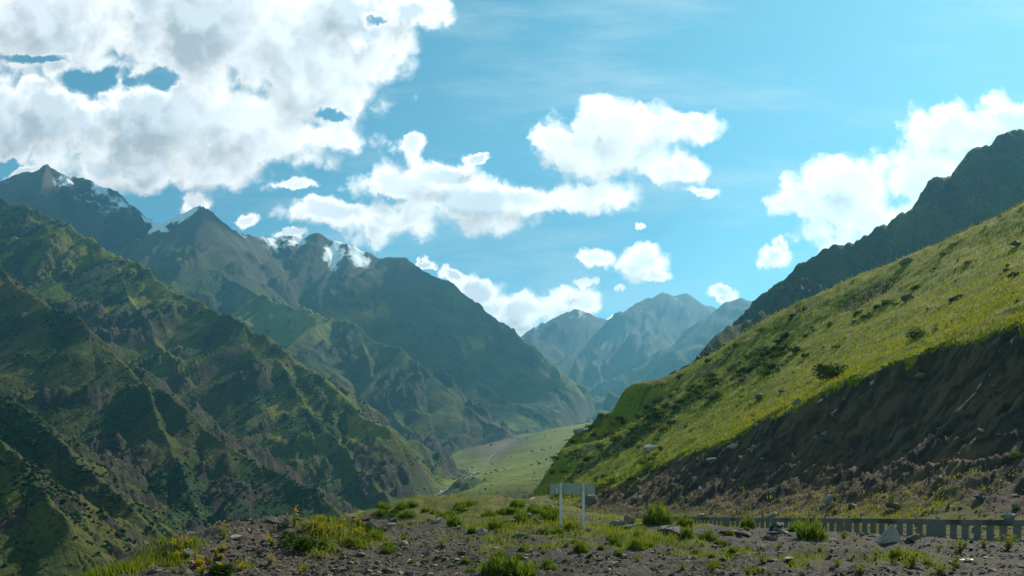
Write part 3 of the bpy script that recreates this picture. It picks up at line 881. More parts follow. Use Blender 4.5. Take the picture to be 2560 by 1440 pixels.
def hull_mesh(name, rng, n=14, flat=(1, 1, 1), subdiv=0, rough=0.0):
    bm = bmesh.new()
    for i in range(n):
        p = rng.normal(size=3); p /= np.linalg.norm(p); p *= 0.75+0.25*rng.random()
        bm.verts.new((p[0]*flat[0]*0.5, p[1]*flat[1]*0.5, p[2]*flat[2]*0.5))
    r = bmesh.ops.convex_hull(bm, input=bm.verts[:])
    bmesh.ops.delete(bm, geom=[v for v in bm.verts if not v.link_faces], context='VERTS')
    if subdiv:
        if subdiv == 1:
            bmesh.ops.bevel(bm, geom=bm.edges[:], offset=0.02, segments=1, affect='EDGES', clamp_overlap=True)
        bmesh.ops.triangulate(bm, faces=bm.faces[:])
        bmesh.ops.subdivide_edges(bm, edges=bm.edges[:], cuts=1, use_grid_fill=True)
        for v in bm.verts:
            v.co += Vector(rng.normal(size=3))*rough
    bmesh.ops.recalc_face_normals(bm, faces=bm.faces[:])
    bmesh.ops.triangulate(bm, faces=bm.faces[:])
    me = bpy.data.meshes.new(name); bm.to_mesh(me); bm.free()
    me.shade_flat()
    return me


def arrays(me):
    v = np.empty(len(me.vertices)*3, np.float32); me.vertices.foreach_get('co', v)
    t = np.array([p.vertices[:] for p in me.polygons], np.int32)
    return v.reshape(-1, 3), t


def rot_matrices(rng, n, tilt=0.4):
    az = rng.uniform(0, 2*np.pi, n); ax = rng.normal(0, tilt, n); ay = rng.normal(0, tilt, n)
    cz, sz = np.cos(az), np.sin(az); cx, sx = np.cos(ax), np.sin(ax); cy, sy = np.cos(ay), np.sin(ay)
    o = np.zeros(n); i = np.ones(n)
    Rz = np.stack([cz, -sz, o, sz, cz, o, o, o, i], -1).reshape(n, 3, 3)
    Rx = np.stack([i, o, o, o, cx, -sx, o, sx, cx], -1).reshape(n, 3, 3)
    Ry = np.stack([cy, o, sy, o, i, o, -sy, o, cy], -1).reshape(n, 3, 3)
    return Rz @ Rx @ Ry


def scatter(name, protos, pos, size, rng, tilt=0.4, stretch=0.35):
    """many small pieces joined into one mesh"""
    VV, FF, off = [], [], 0
    which = rng.integers(0, len(protos), len(pos))
    for k, (pv, pf) in enumerate(protos):
        sel = np.nonzero(which == k)[0]
        if len(sel) == 0:
            continue
        Rm = rot_matrices(rng, len(sel), tilt)
        sc = size[sel][:, None]*(1+rng.uniform(-stretch, stretch, (len(sel), 3)))
        v = np.einsum('nij,nkj->nki', Rm, pv[None]*sc[:, None, :])+pos[sel][:, None, :]
        f = pf[None]+(np.arange(len(sel))*len(pv))[:, None, None]+off
        VV.append(v.reshape(-1, 3)); FF.append(f.reshape(-1, 3)); off += len(sel)*len(pv)
    return new_mesh(name, np.concatenate(VV), np.concatenate(FF))


def rock_material(name, c1, c2, c3):
    m, T = new_mat(name)
    co = T.n('ShaderNodeTexCoord').outputs[3]
    geo = T.n('ShaderNodeNewGeometry')
    n = T.noise(co, 2.2, 6, 0.7).outputs[0]; n2 = T.noise(co, 11.0, 5, 0.7).outputs[0]
    rnd = geo.outputs['Random Per Island']
    c = T.mix(T.ss(n, 0.3, 0.7), rgb(*c1), rgb(*c2))
    c = T.mix(T.m('MULTIPLY', rnd, 0.85), c, rgb(*c3))
    c = T.mix(T.m('MULTIPLY', T.ss(n2, 0.55, 0.75), 0.5), c, rgb(0.035, 0.033, 0.03))
    finish(T, c, 0.85, T.m('ADD', n, T.m('MULTIPLY', n2, 0.5)), 0.6, 0.05, 0.3)
    return m


MAT_GRAVEL = rock_material('loose_gravel', (0.018, 0.0155, 0.0115), (0.052, 0.043, 0.031), (0.15, 0.122, 0.088))
MAT_RUBBLE = rock_material('coarse_rubble', (0.030, 0.026, 0.020), (0.085, 0.071, 0.053), (0.19, 0.158, 0.118))
MAT_STONE = rock_material('grey_stone', (0.075, 0.070, 0.066), (0.16, 0.145, 0.13), (0.12, 0.10, 0.085))
MAT_STONE_PALE = rock_material('pale_stone', (0.20, 0.185, 0.165), (0.32, 0.295, 0.26), (0.27, 0.24, 0.20))
MAT_STONE_DARK = rock_material('dark_stone', (0.045, 0.042, 0.042), (0.085, 0.08, 0.078), (0.07, 0.06, 0.055))

PEBBLES = [arrays(hull_mesh('p', RNG, 8, (1, 0.8, 0.45))) for _ in range(8)]
STONES = [hull_mesh('stone', RNG, 16, (1.0, 0.8, 0.55), 1, 0.010) for _ in range(10)]
SLABS = [hull_mesh('slab', RNG, 18, (1.0, 0.85, 0.30), 1, 0.010) for _ in range(5)]
BLOBS = [arrays(hull_mesh('b', RNG, 10, (1, 1, 0.8))) for _ in range(8)]
for _m in STONES+SLABS:
    _m.materials.append(MAT_STONE)


def vec_hill(X, Y):
    return hill_height(X, Y)


def gravel():
    n = 42000
    Y = 1/RNG.uniform(1/48, 1/14.5, n)
    X = RNG.uniform(-0.74, 0.74, n)*Y
    den = 0.55+0.9*fbm(X/2.5, Y/2.5, 3, 801)+0.9*np.exp(-(((X+5)/4)**2+((Y-22)/5)**2))-1.1*veg_mask(X, Y)
    u, v = uv(X, Y)
    z = ground_height(X, Y)
    keep = (RNG.random(n) < den) & (u < 30) & (z > -2)
    X, Y, z = X[keep], Y[keep], z[keep]
    sz = np.clip(RNG.lognormal(-2.55, 0.65, len(X)), 0.03, 0.30)*(0.8+Y/90)
    me = scatter('gravel', PEBBLES, np.stack([X, Y, z+sz*0.06], -1), sz, RNG, 0.35)
    link('gravel', me, MAT_GRAVEL, kind='stuff', label='loose grey gravel and rubble strewn over the roadside ground')
    # coarser rubble heaped on the mound and along the middle of the bench
    n = 9000
    Y = 1/RNG.uniform(1/42, 1/15.5, n); X = RNG.uniform(-0.50, 0.62, n)*Y
    den = 0.95*np.exp(-(((X+6)/3.2)**2+((Y-22)/5)**2))+0.6*np.exp(-(((X+3.5)/2.6)**2+((Y-29)/3.5)**2))+0.35*np.exp(-(((X-1)/5)**2+((Y-25)/2.5)**2))+0.35*np.exp(-(((X-11)/3)**2+((Y-31)/2.5)**2))+0.25*fbm(X/1.5, Y/1.5, 2, 805)-0.5*veg_mask(X, Y)
    z = ground_height(X, Y); u, v = uv(X, Y)
    keep = (RNG.random(n) < den) & (u < 27) & (z > -1)
    X, Y, z = X[keep], Y[keep], z[keep]
    sz = np.clip(RNG.lognormal(-1.95, 0.45, len(X)), 0.09, 0.42)
    me = scatter('rubble', PEBBLES, np.stack([X, Y, z+sz*0.05], -1), sz, RNG, 0.45)
    link('rubble', me, MAT_RUBBLE, kind='stuff', label='coarse brown grey rubble heaped on the mound and the bench')
    # scree on the bank
    n = 16000
    v = RNG.uniform(16, 135, n)**1.0
    w = RNG.uniform(0.0, 1.0, n)**1.4
    ut = np.interp(v, TOE[:, 0], TOE[:, 1]); ue = np.interp(v, EDGE[:, 0], EDGE[:, 1])
    u = ut+(ue-ut)*w
    X, Y = xy(u, v)
    ok = (X/Y < 0.74) & (Y > 26)
    X, Y, w, v = X[ok], Y[ok], w[ok], v[ok]
    z, bank, *_ = hill_height(X, Y)
    keep = (bank > 0.6) & (RNG.random(len(X)) < 0.35+0.6*(w < 0.5)+0.5*fbm(X/4, Y/4, 2, 811)) & (RNG.random(len(X)) < 1-0.8*sstep(v, 90, 130))
    X, Y, z = X[keep], Y[keep], z[keep]
    sz = np.clip(RNG.lognormal(-1.95, 0.55, len(X)), 0.08, 0.65)
    me = scatter('scree', PEBBLES, np.stack([X, Y, z+sz*0.05], -1), sz, RNG, 0.5)
    link('scree', me, MAT_GRAVEL, kind='stuff', label='grey scree lying on the lower part of the eroded bank')


gravel()


# ------------------------------------------------------------------ plants
def leaf_material(name, c1, c2, tr, trf=0.5):
    m, T = new_mat(name)
    geo = T.n('ShaderNodeNewGeometry'); oi = T.n('ShaderNodeObjectInfo')
    r = T.m('FRACT', T.m('ADD', geo.outputs['Random Per Island'], T.m('MULTIPLY', oi.outputs['Random'], 3.0)))
    co = geo.outputs[0]
    n = T.noise(co, 0.5, 3, 0.6).outputs[0]
    c = T.mix(T.m('MULTIPLY_ADD', r, 0.6, T.m('MULTIPLY', n, 0.4)), rgb(*c1), rgb(*c2))
    t = T.mix(r, rgb(*tr), rgb(tr[0]*0.7, tr[1]*0.75, tr[2]*0.7))
    finish(T, c, 0.75, spec=0.05, translucent=t, trf=trf)
    return m


MAT_GRASS = leaf_material('grass_blades', (0.060, 0.085, 0.012), (0.115, 0.125, 0.020), (0.20, 0.24, 0.018), 0.5)
MAT_TURF = leaf_material('hillside_grass', (0.080, 0.105, 0.005), (0.150, 0.145, 0.007), (0.27, 0.28, 0.006), 0.5)
MAT_TUFT = leaf_material('bright_tuft', (0.034, 0.066, 0.010), (0.085, 0.115, 0.018), (0.16, 0.23, 0.02), 0.5)
MAT_WEED = leaf_material('yellowish_weed', (0.075, 0.095, 0.018), (0.14, 0.15, 0.035), (0.24, 0.26, 0.035), 0.5)
MAT_SHRUB = leaf_material('dark_shrub', (0.016, 0.038, 0.010), (0.040, 0.068, 0.014), (0.07, 0.12, 0.012), 0.35)
MAT_SHRUB2 = leaf_material('light_shrub', (0.035, 0.060, 0.012), (0.075, 0.095, 0.020), (0.12, 0.16, 0.02), 0.4)
MAT_FLOWER = leaf_material('yellow_petals', (0.55, 0.36, 0.02), (0.66, 0.46, 0.04), (0.55, 0.38, 0.02), 0.4)
MAT_STEM = simple_mat('woody_stem', (0.05, 0.04, 0.028), (0.09, 0.07, 0.05), 12)
MAT_FARSHRUB = leaf_material('far_shrub', (0.010, 0.026, 0.010), (0.026, 0.048, 0.014), (0.03, 0.05, 0.01), 0.15)


def blades(base, az, height, lean, width, curve=0.5):
    """each blade: a tapered quad and a tip triangle; returns verts and tri faces"""
    n = len(base)
    d = np.stack([np.cos(az), np.sin(az), np.zeros(n)], -1)
    sd = np.stack([-np.sin(az), np.cos(az), np.zeros(n)], -1)
    tw = RNG.uniform(0, np.pi, n)
    sd = np.stack([np.cos(az+tw), np.sin(az+tw), np.zeros(n)], -1)
    up = np.array([0, 0, 1.0])
    mid = base+d*(lean*height*0.35)[:, None]+up*(height*0.58)[:, None]
    tip = base+d*(lean*height*(0.7+curve))[:, None]+up*(height*(1-0.25*lean))[:, None]
    hw = (width*0.5)[:, None]
    V = np.stack([base-sd*hw, base+sd*hw, mid+sd*hw*0.8, mid-sd*hw*0.8, tip], 1).reshape(-1, 3)
    o = (np.arange(n)*5)[:, None]
    Fc = np.concatenate([o+np.array([[0, 1, 2]]), o+np.array([[0, 2, 3]]), o+np.array([[3, 2, 4]])])
    return V, Fc


def tri_blades(base, az, height, lean, width):
    n = len(base)
    tw = RNG.uniform(0, np.pi, n)
    sd = np.stack([np.cos(az+tw), np.sin(az+tw), np.zeros(n)], -1)*(width*0.5)[:, None]
    tip = base+np.stack([np.cos(az)*lean*height, np.sin(az)*lean*height, height], -1)
    V = np.stack([base-sd, base+sd, tip], 1).reshape(-1, 3)
    return V, np.arange(n*3).reshape(-1, 3)


def turf():
    # bench grass
    n = 60000
    Y = 1/RNG.uniform(1/125, 1/14.0, n); X = RNG.uniform(-0.72, 0.72, n)*Y
    u, v = uv(X, Y)
    z = ground_height(X, Y)
    keep = (RNG.random(n) < sstep(veg_mask(X, Y), 0.40, 0.85)) & (u < 31) & (z > -4)
    X, Y, z = X[keep], Y[keep], z[keep]
    k = 5
    rad = 0.10+0.0016*np.repeat(Y, k)
    bx = np.repeat(X, k)+RNG.normal(0, 1, len(X)*k)*rad; by = np.repeat(Y, k)+RNG.normal(0, 1, len(X)*k)*rad
    bz = np.repeat(z, k)-0.02
    hgt = np.repeat(RNG.uniform(0.10, 0.30, len(X))*(1+0.6*fbm(X/2, Y/2, 2, 831)), k)*RNG.uniform(0.6, 1.1, len(bx))
    V, Fc = tri_blades(np.stack([bx, by, bz], -1), RNG.uniform(0, 6.28, len(bx)), hgt, RNG.uniform(0.1, 0.7, len(bx)), 0.018+0.0007*by)
    link('grass', new_mesh('grass', V, Fc), MAT_GRASS, kind='stuff', label='thin yellow green grass growing in patches on the roadside ground')
    # hillside grass
    n = 75000
    Y = 1/RNG.uniform(1/238, 1/45, n); X = RNG.uniform(0.02, 0.74, n)*Y
    z, bank, w, u, v = hill_height(X, Y)
    ut = np.interp(v, TOE[:, 0], TOE[:, 1])
    dens = np.where(bank < 0.5, 0.75+0.5*fbm(X/6, Y/6, 2, 841), 0.22*sstep(w, 0.5, 0.1)+0.55*sstep(v, 100, 135))
    keep = (RNG.random(n) < dens) & (u > ut)
    X, Y, z = X[keep], Y[keep], z[keep]
    k = 3
    s_ = 0.004*np.repeat(Y, k)
    bx = np.repeat(X, k)+RNG.normal(0, 1, len(X)*k)*s_*0.8; by = np.repeat(Y, k)+RNG.normal(0, 1, len(X)*k)*s_*0.8
    bz = np.repeat(z, k)-0.05
    hgt = RNG.uniform(0.12, 0.34, len(bx))*(0.7+np.repeat(Y, k)/200)
    V, Fc = tri_blades(np.stack([bx, by, bz], -1), RNG.uniform(0, 6.28, len(bx)), hgt, RNG.uniform(0.1, 0.8, len(bx)), 0.02+0.0010*by)
    link('hillside_grass', new_mesh('hillside_grass', V, Fc), MAT_TURF, kind='stuff', label='short yellow green grass covering the hillside')
    # the turf hangs over the bank
    n = 26000
    v = RNG.uniform(20, 172, n); u = np.interp(v, EDGE[:, 0], EDGE[:, 1])+RNG.uniform(-3.5, 3.0, n)
    X, Y = xy(u, v)
    z, bank, *_ = hill_height(X, Y)
    keep = (np.abs(bank-0.35) < 0.35) & (X/Y < 0.74)
    X, Y, z = X[keep], Y[keep], z[keep]
    V, Fc = tri_blades(np.repeat(np.stack([X, Y, z-0.05], -1), 3, 0)+RNG.normal(0, 0.18, (len(X)*3, 3))*np.array([1, 1, 0.2]), RNG.uniform(0, 6.28, len(X)*3), RNG.uniform(0.15, 0.55, len(X)*3), RNG.uniform(0.2, 0.9, len(X)*3), np.repeat(0.03+0.0010*Y, 3))
    link('bank_edge_grass', new_mesh('bank_edge_grass', V, Fc), MAT_TUFT, kind='stuff', label='darker grass fringe along the lip of the eroded bank')
    # shrubs on the far spurs
    ok = np.nonzero(((FOWN >= 0) & (FOWN <= 4) & (FY > 280) & (FY < 1900) & (FNZ > 0.45)).ravel())[0]
    wgt = (np.clip(FSHR, 0, 1).ravel()[ok]**1.6+0.02)
    wgt = wgt*np.where(FOWN.ravel()[ok] == 0, 0.12+0.8*(FX.ravel()[ok] > 20)*(FY.ravel()[ok] < 1300), 1.0)
    sel = RNG.choice(ok, 15000, replace=False, p=wgt/wgt.sum())
    X, Y, z = FX.ravel()[sel], FY.ravel()[sel], FZ.ravel()[sel]
    X = X+RNG.normal(0, 1.0, len(X))*Y*0.001; Y = Y+RNG.normal(0, 1, len(X))*Y*0.001
    sz = RNG.uniform(1.4, 4.2, len(X))*(0.65+Y/1600)
    me = scatter('hillside_shrubs', BLOBS, np.stack([X, Y, z+sz*0.12], -1), sz, RNG, 0.3)
    link('hillside_shrubs', me, MAT_FARSHRUB, kind='stuff', label='dark green scrub dotted over the far valley slopes')


turf()


def clump_mesh(name, n, rad, h, width, mat):
    """a fuzzy dome of fine upright leaves, most of them springing from inside the dome"""
    a = RNG.uniform(0, 6.28, n); r = rad*np.sqrt(RNG.random(n))
    nl = 1+0.45*fbm(np.cos(a)*r*5+RNG.uniform(0, 50), np.sin(a)*r*5, 2, 55)
    top = h*np.sqrt(np.clip(1-(r/rad)**2*0.85, 0, 1))*RNG.uniform(0.6, 1.2, n)*nl*(1+0.3*np.sin(a*3+RNG.uniform(0, 6))*(r/rad))
    L = np.minimum(top, RNG.uniform(0.35, 0.8, n)*h)
    base = np.stack([np.cos(a)*r*0.85, np.sin(a)*r*0.85, top-L-0.03], -1)
    V, Fc = blades(base, a+RNG.normal(0, 0.7, n), L, (0.12+0.35*r/rad)*RNG.uniform(0.5, 1.5, n), np.full(n, width)*RNG.uniform(0.6, 1.4, n), 0.3)
    me = new_mesh(name, V, Fc); me.materials.append(mat)
    return me


def weed_mesh(name, stems, rad, h, mat):
    VV, FF, off = [], [], 0
    for i in range(stems):
        a = RNG.uniform(0, 6.28); ln = RNG.uniform(0.1, 0.9)*rad; hh = h*RNG.uniform(0.6, 1.0)*(1-0.3*ln/rad)
        k = 9
        t = np.linspace(0.15, 1, k)
        p = np.stack([np.cos(a)*ln*t, np.sin(a)*ln*t, hh*t], -1)
        az = RNG.uniform(0, 6.28, k)
        V, Fc = blades(p, az, RNG.uniform(0.05, 0.11, k), RNG.uniform(0.8, 1.6, k), np.full(k, 0.035), 0.2)
        VV.append(V); FF.append(Fc+off); off += len(V)
        V, Fc = blades(np.array([[0, 0, -0.03]]), np.array([a]), np.array([hh]), np.array([ln/hh*0.9]), np.array([0.02]), 0.2)
        VV.append(V); FF.append(Fc+off); off += len(V)
        # small round head
        q = 6; hp = p[-1]+RNG.normal(0, 0.02, (q, 3))
        V, Fc = blades(hp, RNG.uniform(0, 6.28, q), np.full(q, 0.05), np.full(q, 0.8), np.full(q, 0.04), 0.2)
        VV.append(V); FF.append(Fc+off); off += len(V)
    me = new_mesh(name, np.concatenate(VV), np.concatenate(FF)); me.materials.append(mat)
    return me


def crown_mesh(name, n, lobes, leaf, mat):
    """leaf-sized faces spread through a lumpy crown, radius about 0.5"""
    c = RNG.normal(0, 0.20, (lobes, 3))*np.array([1.15, 1.15, 0.6]); c[:, 2] = np.abs(c[:, 2])+0.12
    rr = RNG.uniform(0.14, 0.27, lobes)
    w = RNG.integers(0, lobes, n)
    d = RNG.normal(size=(n, 3)); d /= np.linalg.norm(d, axis=1, keepdims=True)
    p = c[w]+d*(rr[w]*RNG.uniform(0.55, 1.08, n))[:, None]
    p[:, 2] = np.maximum(p[:, 2], 0.01+0.05*RNG.random(n))
    a = RNG.normal(size=(n, 3)); a /= np.linalg.norm(a, axis=1, keepdims=True)
    b = np.cross(a, d); b /= np.linalg.norm(b, axis=1, keepdims=True)+1e-6
    L = (leaf*RNG.uniform(0.6, 1.3, n))[:, None]
    V = np.stack([p-a*L*0.5, p+b*L*0.32, p+a*L*0.5, p-b*L*0.32], 1).reshape(-1, 3)
    me = new_mesh(name, V, np.arange(n*4).reshape(-1, 4)); me.materials.append(mat)
    return me


def stem_mesh(name, n):
    base = np.zeros((n, 3)); base[:, 2] = -0.06; base[:, :2] = RNG.normal(0, 0.03, (n, 2))
    V, Fc = blades(base, RNG.uniform(0, 6.28, n), RNG.uniform(0.3, 0.5, n), RNG.uniform(0.3, 0.9, n), np.full(n, 0.025), 0.1)
    me = new_mesh(name, V, Fc); me.materials.append(MAT_STEM)
    return me


TUFTS = [clump_mesh('tuft', 720, 0.5, 0.62, 0.026, MAT_TUFT) for _ in range(5)]
WEEDS = [weed_mesh('weed', 26, 0.5, 0.62, MAT_WEED) for _ in range(4)]
CROWNS = [crown_mesh('crown', 620, 9, 0.11, MAT_SHRUB) for _ in range(5)]
CROWNS2 = [crown_mesh('crown', 460, 8, 0.10, MAT_SHRUB2) for _ in range(3)]
STEMS = [stem_mesh('stem', 14) for _ in range(3)]

# prominent foreground plants: px, base py, width px, kind, label
PLANTS = [
    (2030, 1352, 84, 'tuft', 'round bushy green tuft in front of the concrete railing'),
    (1645, 1310, 90, 'tuft', 'wide tall green grass tuft left of the railing behind the grey mound'),
    (1710, 1318, 50, 'tuft', 'bright green tuft just right of the wide tall tuft'),
    (1770, 1350, 56, 'tuft', 'dense green tuft left of the broken dark slabs'),
    (1715, 1345, 46, 'tuft', 'shorter green tuft beside the dense tuft left of the dark slabs'),
    (972, 1384, 46, 'tuft', 'dark green upright tuft on the gravel right of the flowers'),
    (882, 1366, 58, 'tuft', 'green tuft at the right foot of the rubble mound'),
    (1138, 1316, 44, 'tuft', 'small round tuft behind the rubble heap'),
    (1240, 1322, 46, 'tuft', 'tuft beside the dark stones left of the sign'),
    (1300, 1312, 60, 'tuft', 'broad tuft behind the dark stones left of the sign'),
    (1375, 1306, 70, 'tuft', 'tall grass tuft directly left of the sign posts'),
    (1452, 1378, 52, 'tuft', 'leafy tuft on the gravel below the right sign post'),
    (1540, 1366, 44, 'tuft', 'left one of two tufts on the gravel right of the sign'),
    (1592, 1374, 50, 'tuft', 'right one of two tufts on the gravel right of the sign'),
    (1425, 1322, 40, 'tuft', 'grass tuft growing between the two sign posts'),
    (1250, 1438, 110, 'tuft', 'wide grass tuft at the bottom centre of the picture'),
    (1310, 1440, 70, 'tuft', 'smaller grass tuft right of the bottom centre one'),
    (2280, 1422, 84, 'weed', 'large green weed below the pale pointed boulder'),
    (2350, 1438, 70, 'weed', 'weed at the lower right of the large green weed'),
    (2245, 1396, 60, 'tuft', 'green tuft touching the large weed below the pointed boulder'),
    (2400, 1384, 62, 'weed', 'yellowish weed in front of the right railing section'),
    (2520, 1378, 80, 'weed', 'dense weed at the right edge before the railing'),
    (2460, 1370, 44, 'weed', 'small weed left of the dense weed at the right edge'),
    (2095, 1418, 50, 'weed', 'green weed in the lower right gravel, second from left'),
    (2150, 1436, 56, 'weed', 'yellowish weed at the bottom edge below the tufted gravel'),
    (2185, 1404, 40, 'weed', 'small pale weed between the larger lower right weeds'),
    (1905, 1408, 46, 'weed', 'low pale weed on the sandy strip'),
    (1780, 1426, 46, 'weed', 'pale weed at the left end of the sandy strip'),
    (1870, 1436, 50, 'weed', 'pale weed by the bottom edge on the sandy strip'),
    (1595, 1406, 44, 'weed', 'bright low weed on the gravel right of centre'),
    (1105, 1366, 34, 'weed', 'little yellow green weed on the gravel left of centre'),
    (1017, 1338, 28, 'weed', 'yellow green weed on the rubble heap'),
    (2110, 1346, 46, 'weed', 'low weed in front of the second railing section'),
    (2000, 1330, 60, 'tuft', 'tuft rising behind the round bushy tuft by the railing'),
    (1870, 1318, 44, 'tuft', 'thin tuft growing against the far railing sections'),
    (1180, 1334, 30, 'tuft', 'tiny dark tuft by the pale flat stone'),
    (760, 1378, 96, 'bush', 'dark leafy plant growing on the rubble mound'),
    (720, 1352, 60, 'bush', 'smaller dark plant at the left of the leafy mound plant'),
    (560, 1438, 80, 'bush', 'dark leafy plant at the bottom left among the flowers'),
]


def place(px, py, wpx, fn=ground_height):
    x, y, z = hit(px, py, fn)
    return x, y, z, wpx/F*y


for (px, py, w, kind, lab) in PLANTS:
    x, y, z, sz = place(px, py, w)
    rz = RNG.uniform(0, 6.28)
    if kind == 'bush':
        root = empty('leafy_plant', (x, y, z-0.02), rz); root.scale = (sz, sz, sz*0.8)
        link('foliage', random.choice(CROWNS), None, root); link('stem', random.choice(STEMS), None, root)
        tag(root, lab, 'plant')
    else:
        o = link('grass_tuft' if kind == 'tuft' else 'weed', random.choice(TUFTS if kind == 'tuft' else WEEDS))
        o.location = (x, y, z-0.02); o.rotation_euler = (0, 0, rz)
        s_ = sz*(0.98 if kind == 'tuft' else 1.0)
        o.scale = (s_*RNG.uniform(0.9, 1.15), s_*RNG.uniform(0.8, 1.1), s_*RNG.uniform(0.7, 1.05)); o.rotation_euler = (RNG.normal(0, 0.10), RNG.normal(0, 0.12), rz)
        tag(o, lab, 'grass' if kind == 'tuft' else 'plant')

# smaller tufts and weeds nobody could tell apart
for i in range(230):
    px = RNG.uniform(880, 2540); py = RNG.uniform(1310, 1438)
    x, y, z = hit(px, py, ground_height)
    u_, v_ = uv(x, y)
    if u_ > 26.5 or y > 70:
        continue
    vg = float(veg_mask(np.array([x]), np.array([y]))[0])
    if RNG.random() > 0.18+vg:
        continue
    t = RNG.random() < 0.5
    o = link('grass_tuft' if t else 'weed', random.choice(TUFTS if t else WEEDS))
    s_ = RNG.uniform(0.16, 0.50)
    o.location = (x, y, z-0.02); o.rotation_euler = (0, 0, RNG.uniform(0, 6.28)); o.scale = (s_, s_, s_*RNG.uniform(0.6, 1.0))
    where = 'left of the sign' if px < 1400 else 'between the sign and the slab pile' if px < 1850 else 'before the near railing'
    if t:
        tag(o, 'small green grass tuft on the gravel %s' % where, 'grass', 'small tufts %s' % where)
    else:
        tag(o, 'small yellowish weed on the gravel %s' % where, 'plant', 'small weeds %s' % where)

for i in range(34):
    px = RNG.uniform(950, 1420); py = RNG.uniform(1264, 1298)
    x, y, z = hit(px, py, ground_height)
    if y > 140:
        continue
    o = link('grass_tuft', random.choice(TUFTS)); s_ = RNG.uniform(0.5, 1.3)
    o.location = (x, y, z-0.03); o.rotation_euler = (0, 0, RNG.uniform(0, 6.28)); o.scale = (s_, s_, s_*RNG.uniform(0.5, 0.8))
    where = 'left half' if px < 1185 else 'right half'
    tag(o, 'grass tussock on the %s of the green rise left of the sign' % where, 'grass', 'tussocks on the green rise, %s' % where)

# yellow flowering plants on the left mound
_b = [blades(np.zeros((1, 3))+RNG.normal(0, 0.016, (1, 3)), RNG.uniform(0, 6.28, 1), np.array([0.045]), np.array([0.9]), np.array([0.04]), 0.3) for _ in range(14)]
_V = np.concatenate([b[0] for b in _b]); _Fc = np.concatenate([b[1]+i*5 for i, b in enumerate(_b)])
HEAD = new_mesh('flower_head', _V, _Fc); HEAD.materials.append(MAT_FLOWER)


def flower_plant(px, py, hpx, lab, heads, group=None, spread=0.35):
    x, y, z = hit(px, py, ground_height)
    h = hpx/F*y
    root = empty('flowering_plant', (x, y, z-0.02), RNG.uniform(0, 6.28))
    tips = []
    VV, FF, off = [], [], 0
    for i in range(heads):
        a = RNG.uniform(0, 6.28); ln = spread*h*RNG.uniform(0.2, 1.0); hh = h*RNG.uniform(0.55, 1.0)
        V, Fc = blades(np.array([[0, 0, -0.02]]), np.array([a]), np.array([hh]), np.array([ln/hh]), np.array([0.016]), 0.3)
        VV.append(V); FF.append(Fc+off); off += len(V)
        tips.append(V[4])
        k = 5
        p = np.array([0, 0, 0])+(V[4]-0)*np.linspace(0.1, 0.6, k)[:, None]
        V, Fc = blades(p, RNG.uniform(0, 6.28, k), RNG.uniform(0.06, 0.13, k), RNG.uniform(0.6, 1.3, k), np.full(k, 0.03), 0.2)
        VV.append(V); FF.append(Fc+off); off += len(V)
    me = new_mesh('foliage', np.concatenate(VV), np.concatenate(FF)); me.materials.append(MAT_WEED)
    link('foliage', me, None, root)
    for t in tips:
        o = link('flower_head', HEAD, None, root); o.location = t
        o.rotation_euler = (0, 0, RNG.uniform(0, 6.28)); s_ = RNG.uniform(0.4, 0.8); o.scale = (s_, s_, s_*1.2)
    tag(root, lab, 'flower', group)


flower_plant(735, 1320, 62, 'tall yellow flowering plant rising at the crest of the rubble mound', 12, spread=0.3)
flower_plant(560, 1350, 62, 'tall yellow flowering plant at the left end of the rubble mound', 9, spread=0.4)
flower_plant(790, 1330, 40, 'yellow flowering plant just right of the mound crest', 10)
flower_plant(470, 1372, 36, 'yellow flowers at the grassy left brow of the ground', 7)
for i in range(30):
    px, py = (RNG.uniform(800, 940), RNG.uniform(1300, 1350)) if i < 11 else (RNG.uniform(440, 770), RNG.uniform(1365, 1440))
    flower_plant(px, py, RNG.uniform(18, 36), 'low yellow flowering plant on the grassy bank right of the rubble mound' if i < 11 else 'low yellow flowering plant on the front of the rubble mound', int(RNG.integers(5, 10)), 'yellow flowers right of the mound' if i < 11 else 'yellow flowers on the mound', 0.5)

# shrubs on the hillside
HILL_SHRUBS = [(2082, 945, 84, 'largest dark green bush standing on the lip of the eroded bank', 0), (2300, 845, 72, 'pale loose bush above a bare hole near the right bank edge', 1)]
for (px, py, w, lab, k) in HILL_SHRUBS:
    x, y, z, sz = place(px, py, w, hill_z)
    root = empty('shrub', (x, y, z-0.1), RNG.uniform(0, 6.28)); root.scale = (sz, sz, sz*0.85)
    link('crown', (CROWNS if k == 0 else CROWNS2)[0], None, root); link('stem', STEMS[0], None, root)
    tag(root, lab, 'bush')
BAND = [(1560, 1105), (1600, 1078), (1640, 1048), (1690, 1015), (1740, 985), (1790, 955), (1850, 925), (1900, 895), (1950, 872), (2010, 862)]
spots = []
LAB_UP = ('dark green shrub standing alone on the upper grass slope', 'lone shrubs on the upper slope')
LAB_CORNER = ('small shrub on the steep lower left corner of the hillside', 'shrubs on the hillside corner')
LAB_TINY = ('tiny shrub dotting the open grass of the hillside', 'tiny shrubs on the open grass')
for i in range(84):
    t = RNG.uniform(0, len(BAND)-1.001); j = int(t); f_ = t-j
    px = BAND[j][0]*(1-f_)+BAND[j+1][0]*f_+RNG.normal(0, 26); py = BAND[j][1]*(1-f_)+BAND[j+1][1]*f_+RNG.normal(0, 16)
    third = 'lower' if t < 3 else 'middle' if t < 6 else 'upper'
    spots.append((px, py, RNG.uniform(18, 52), ('green shrub in the %s third of the scrub band running up the hillside' % third, '%s scrub band on the hillside' % third)))
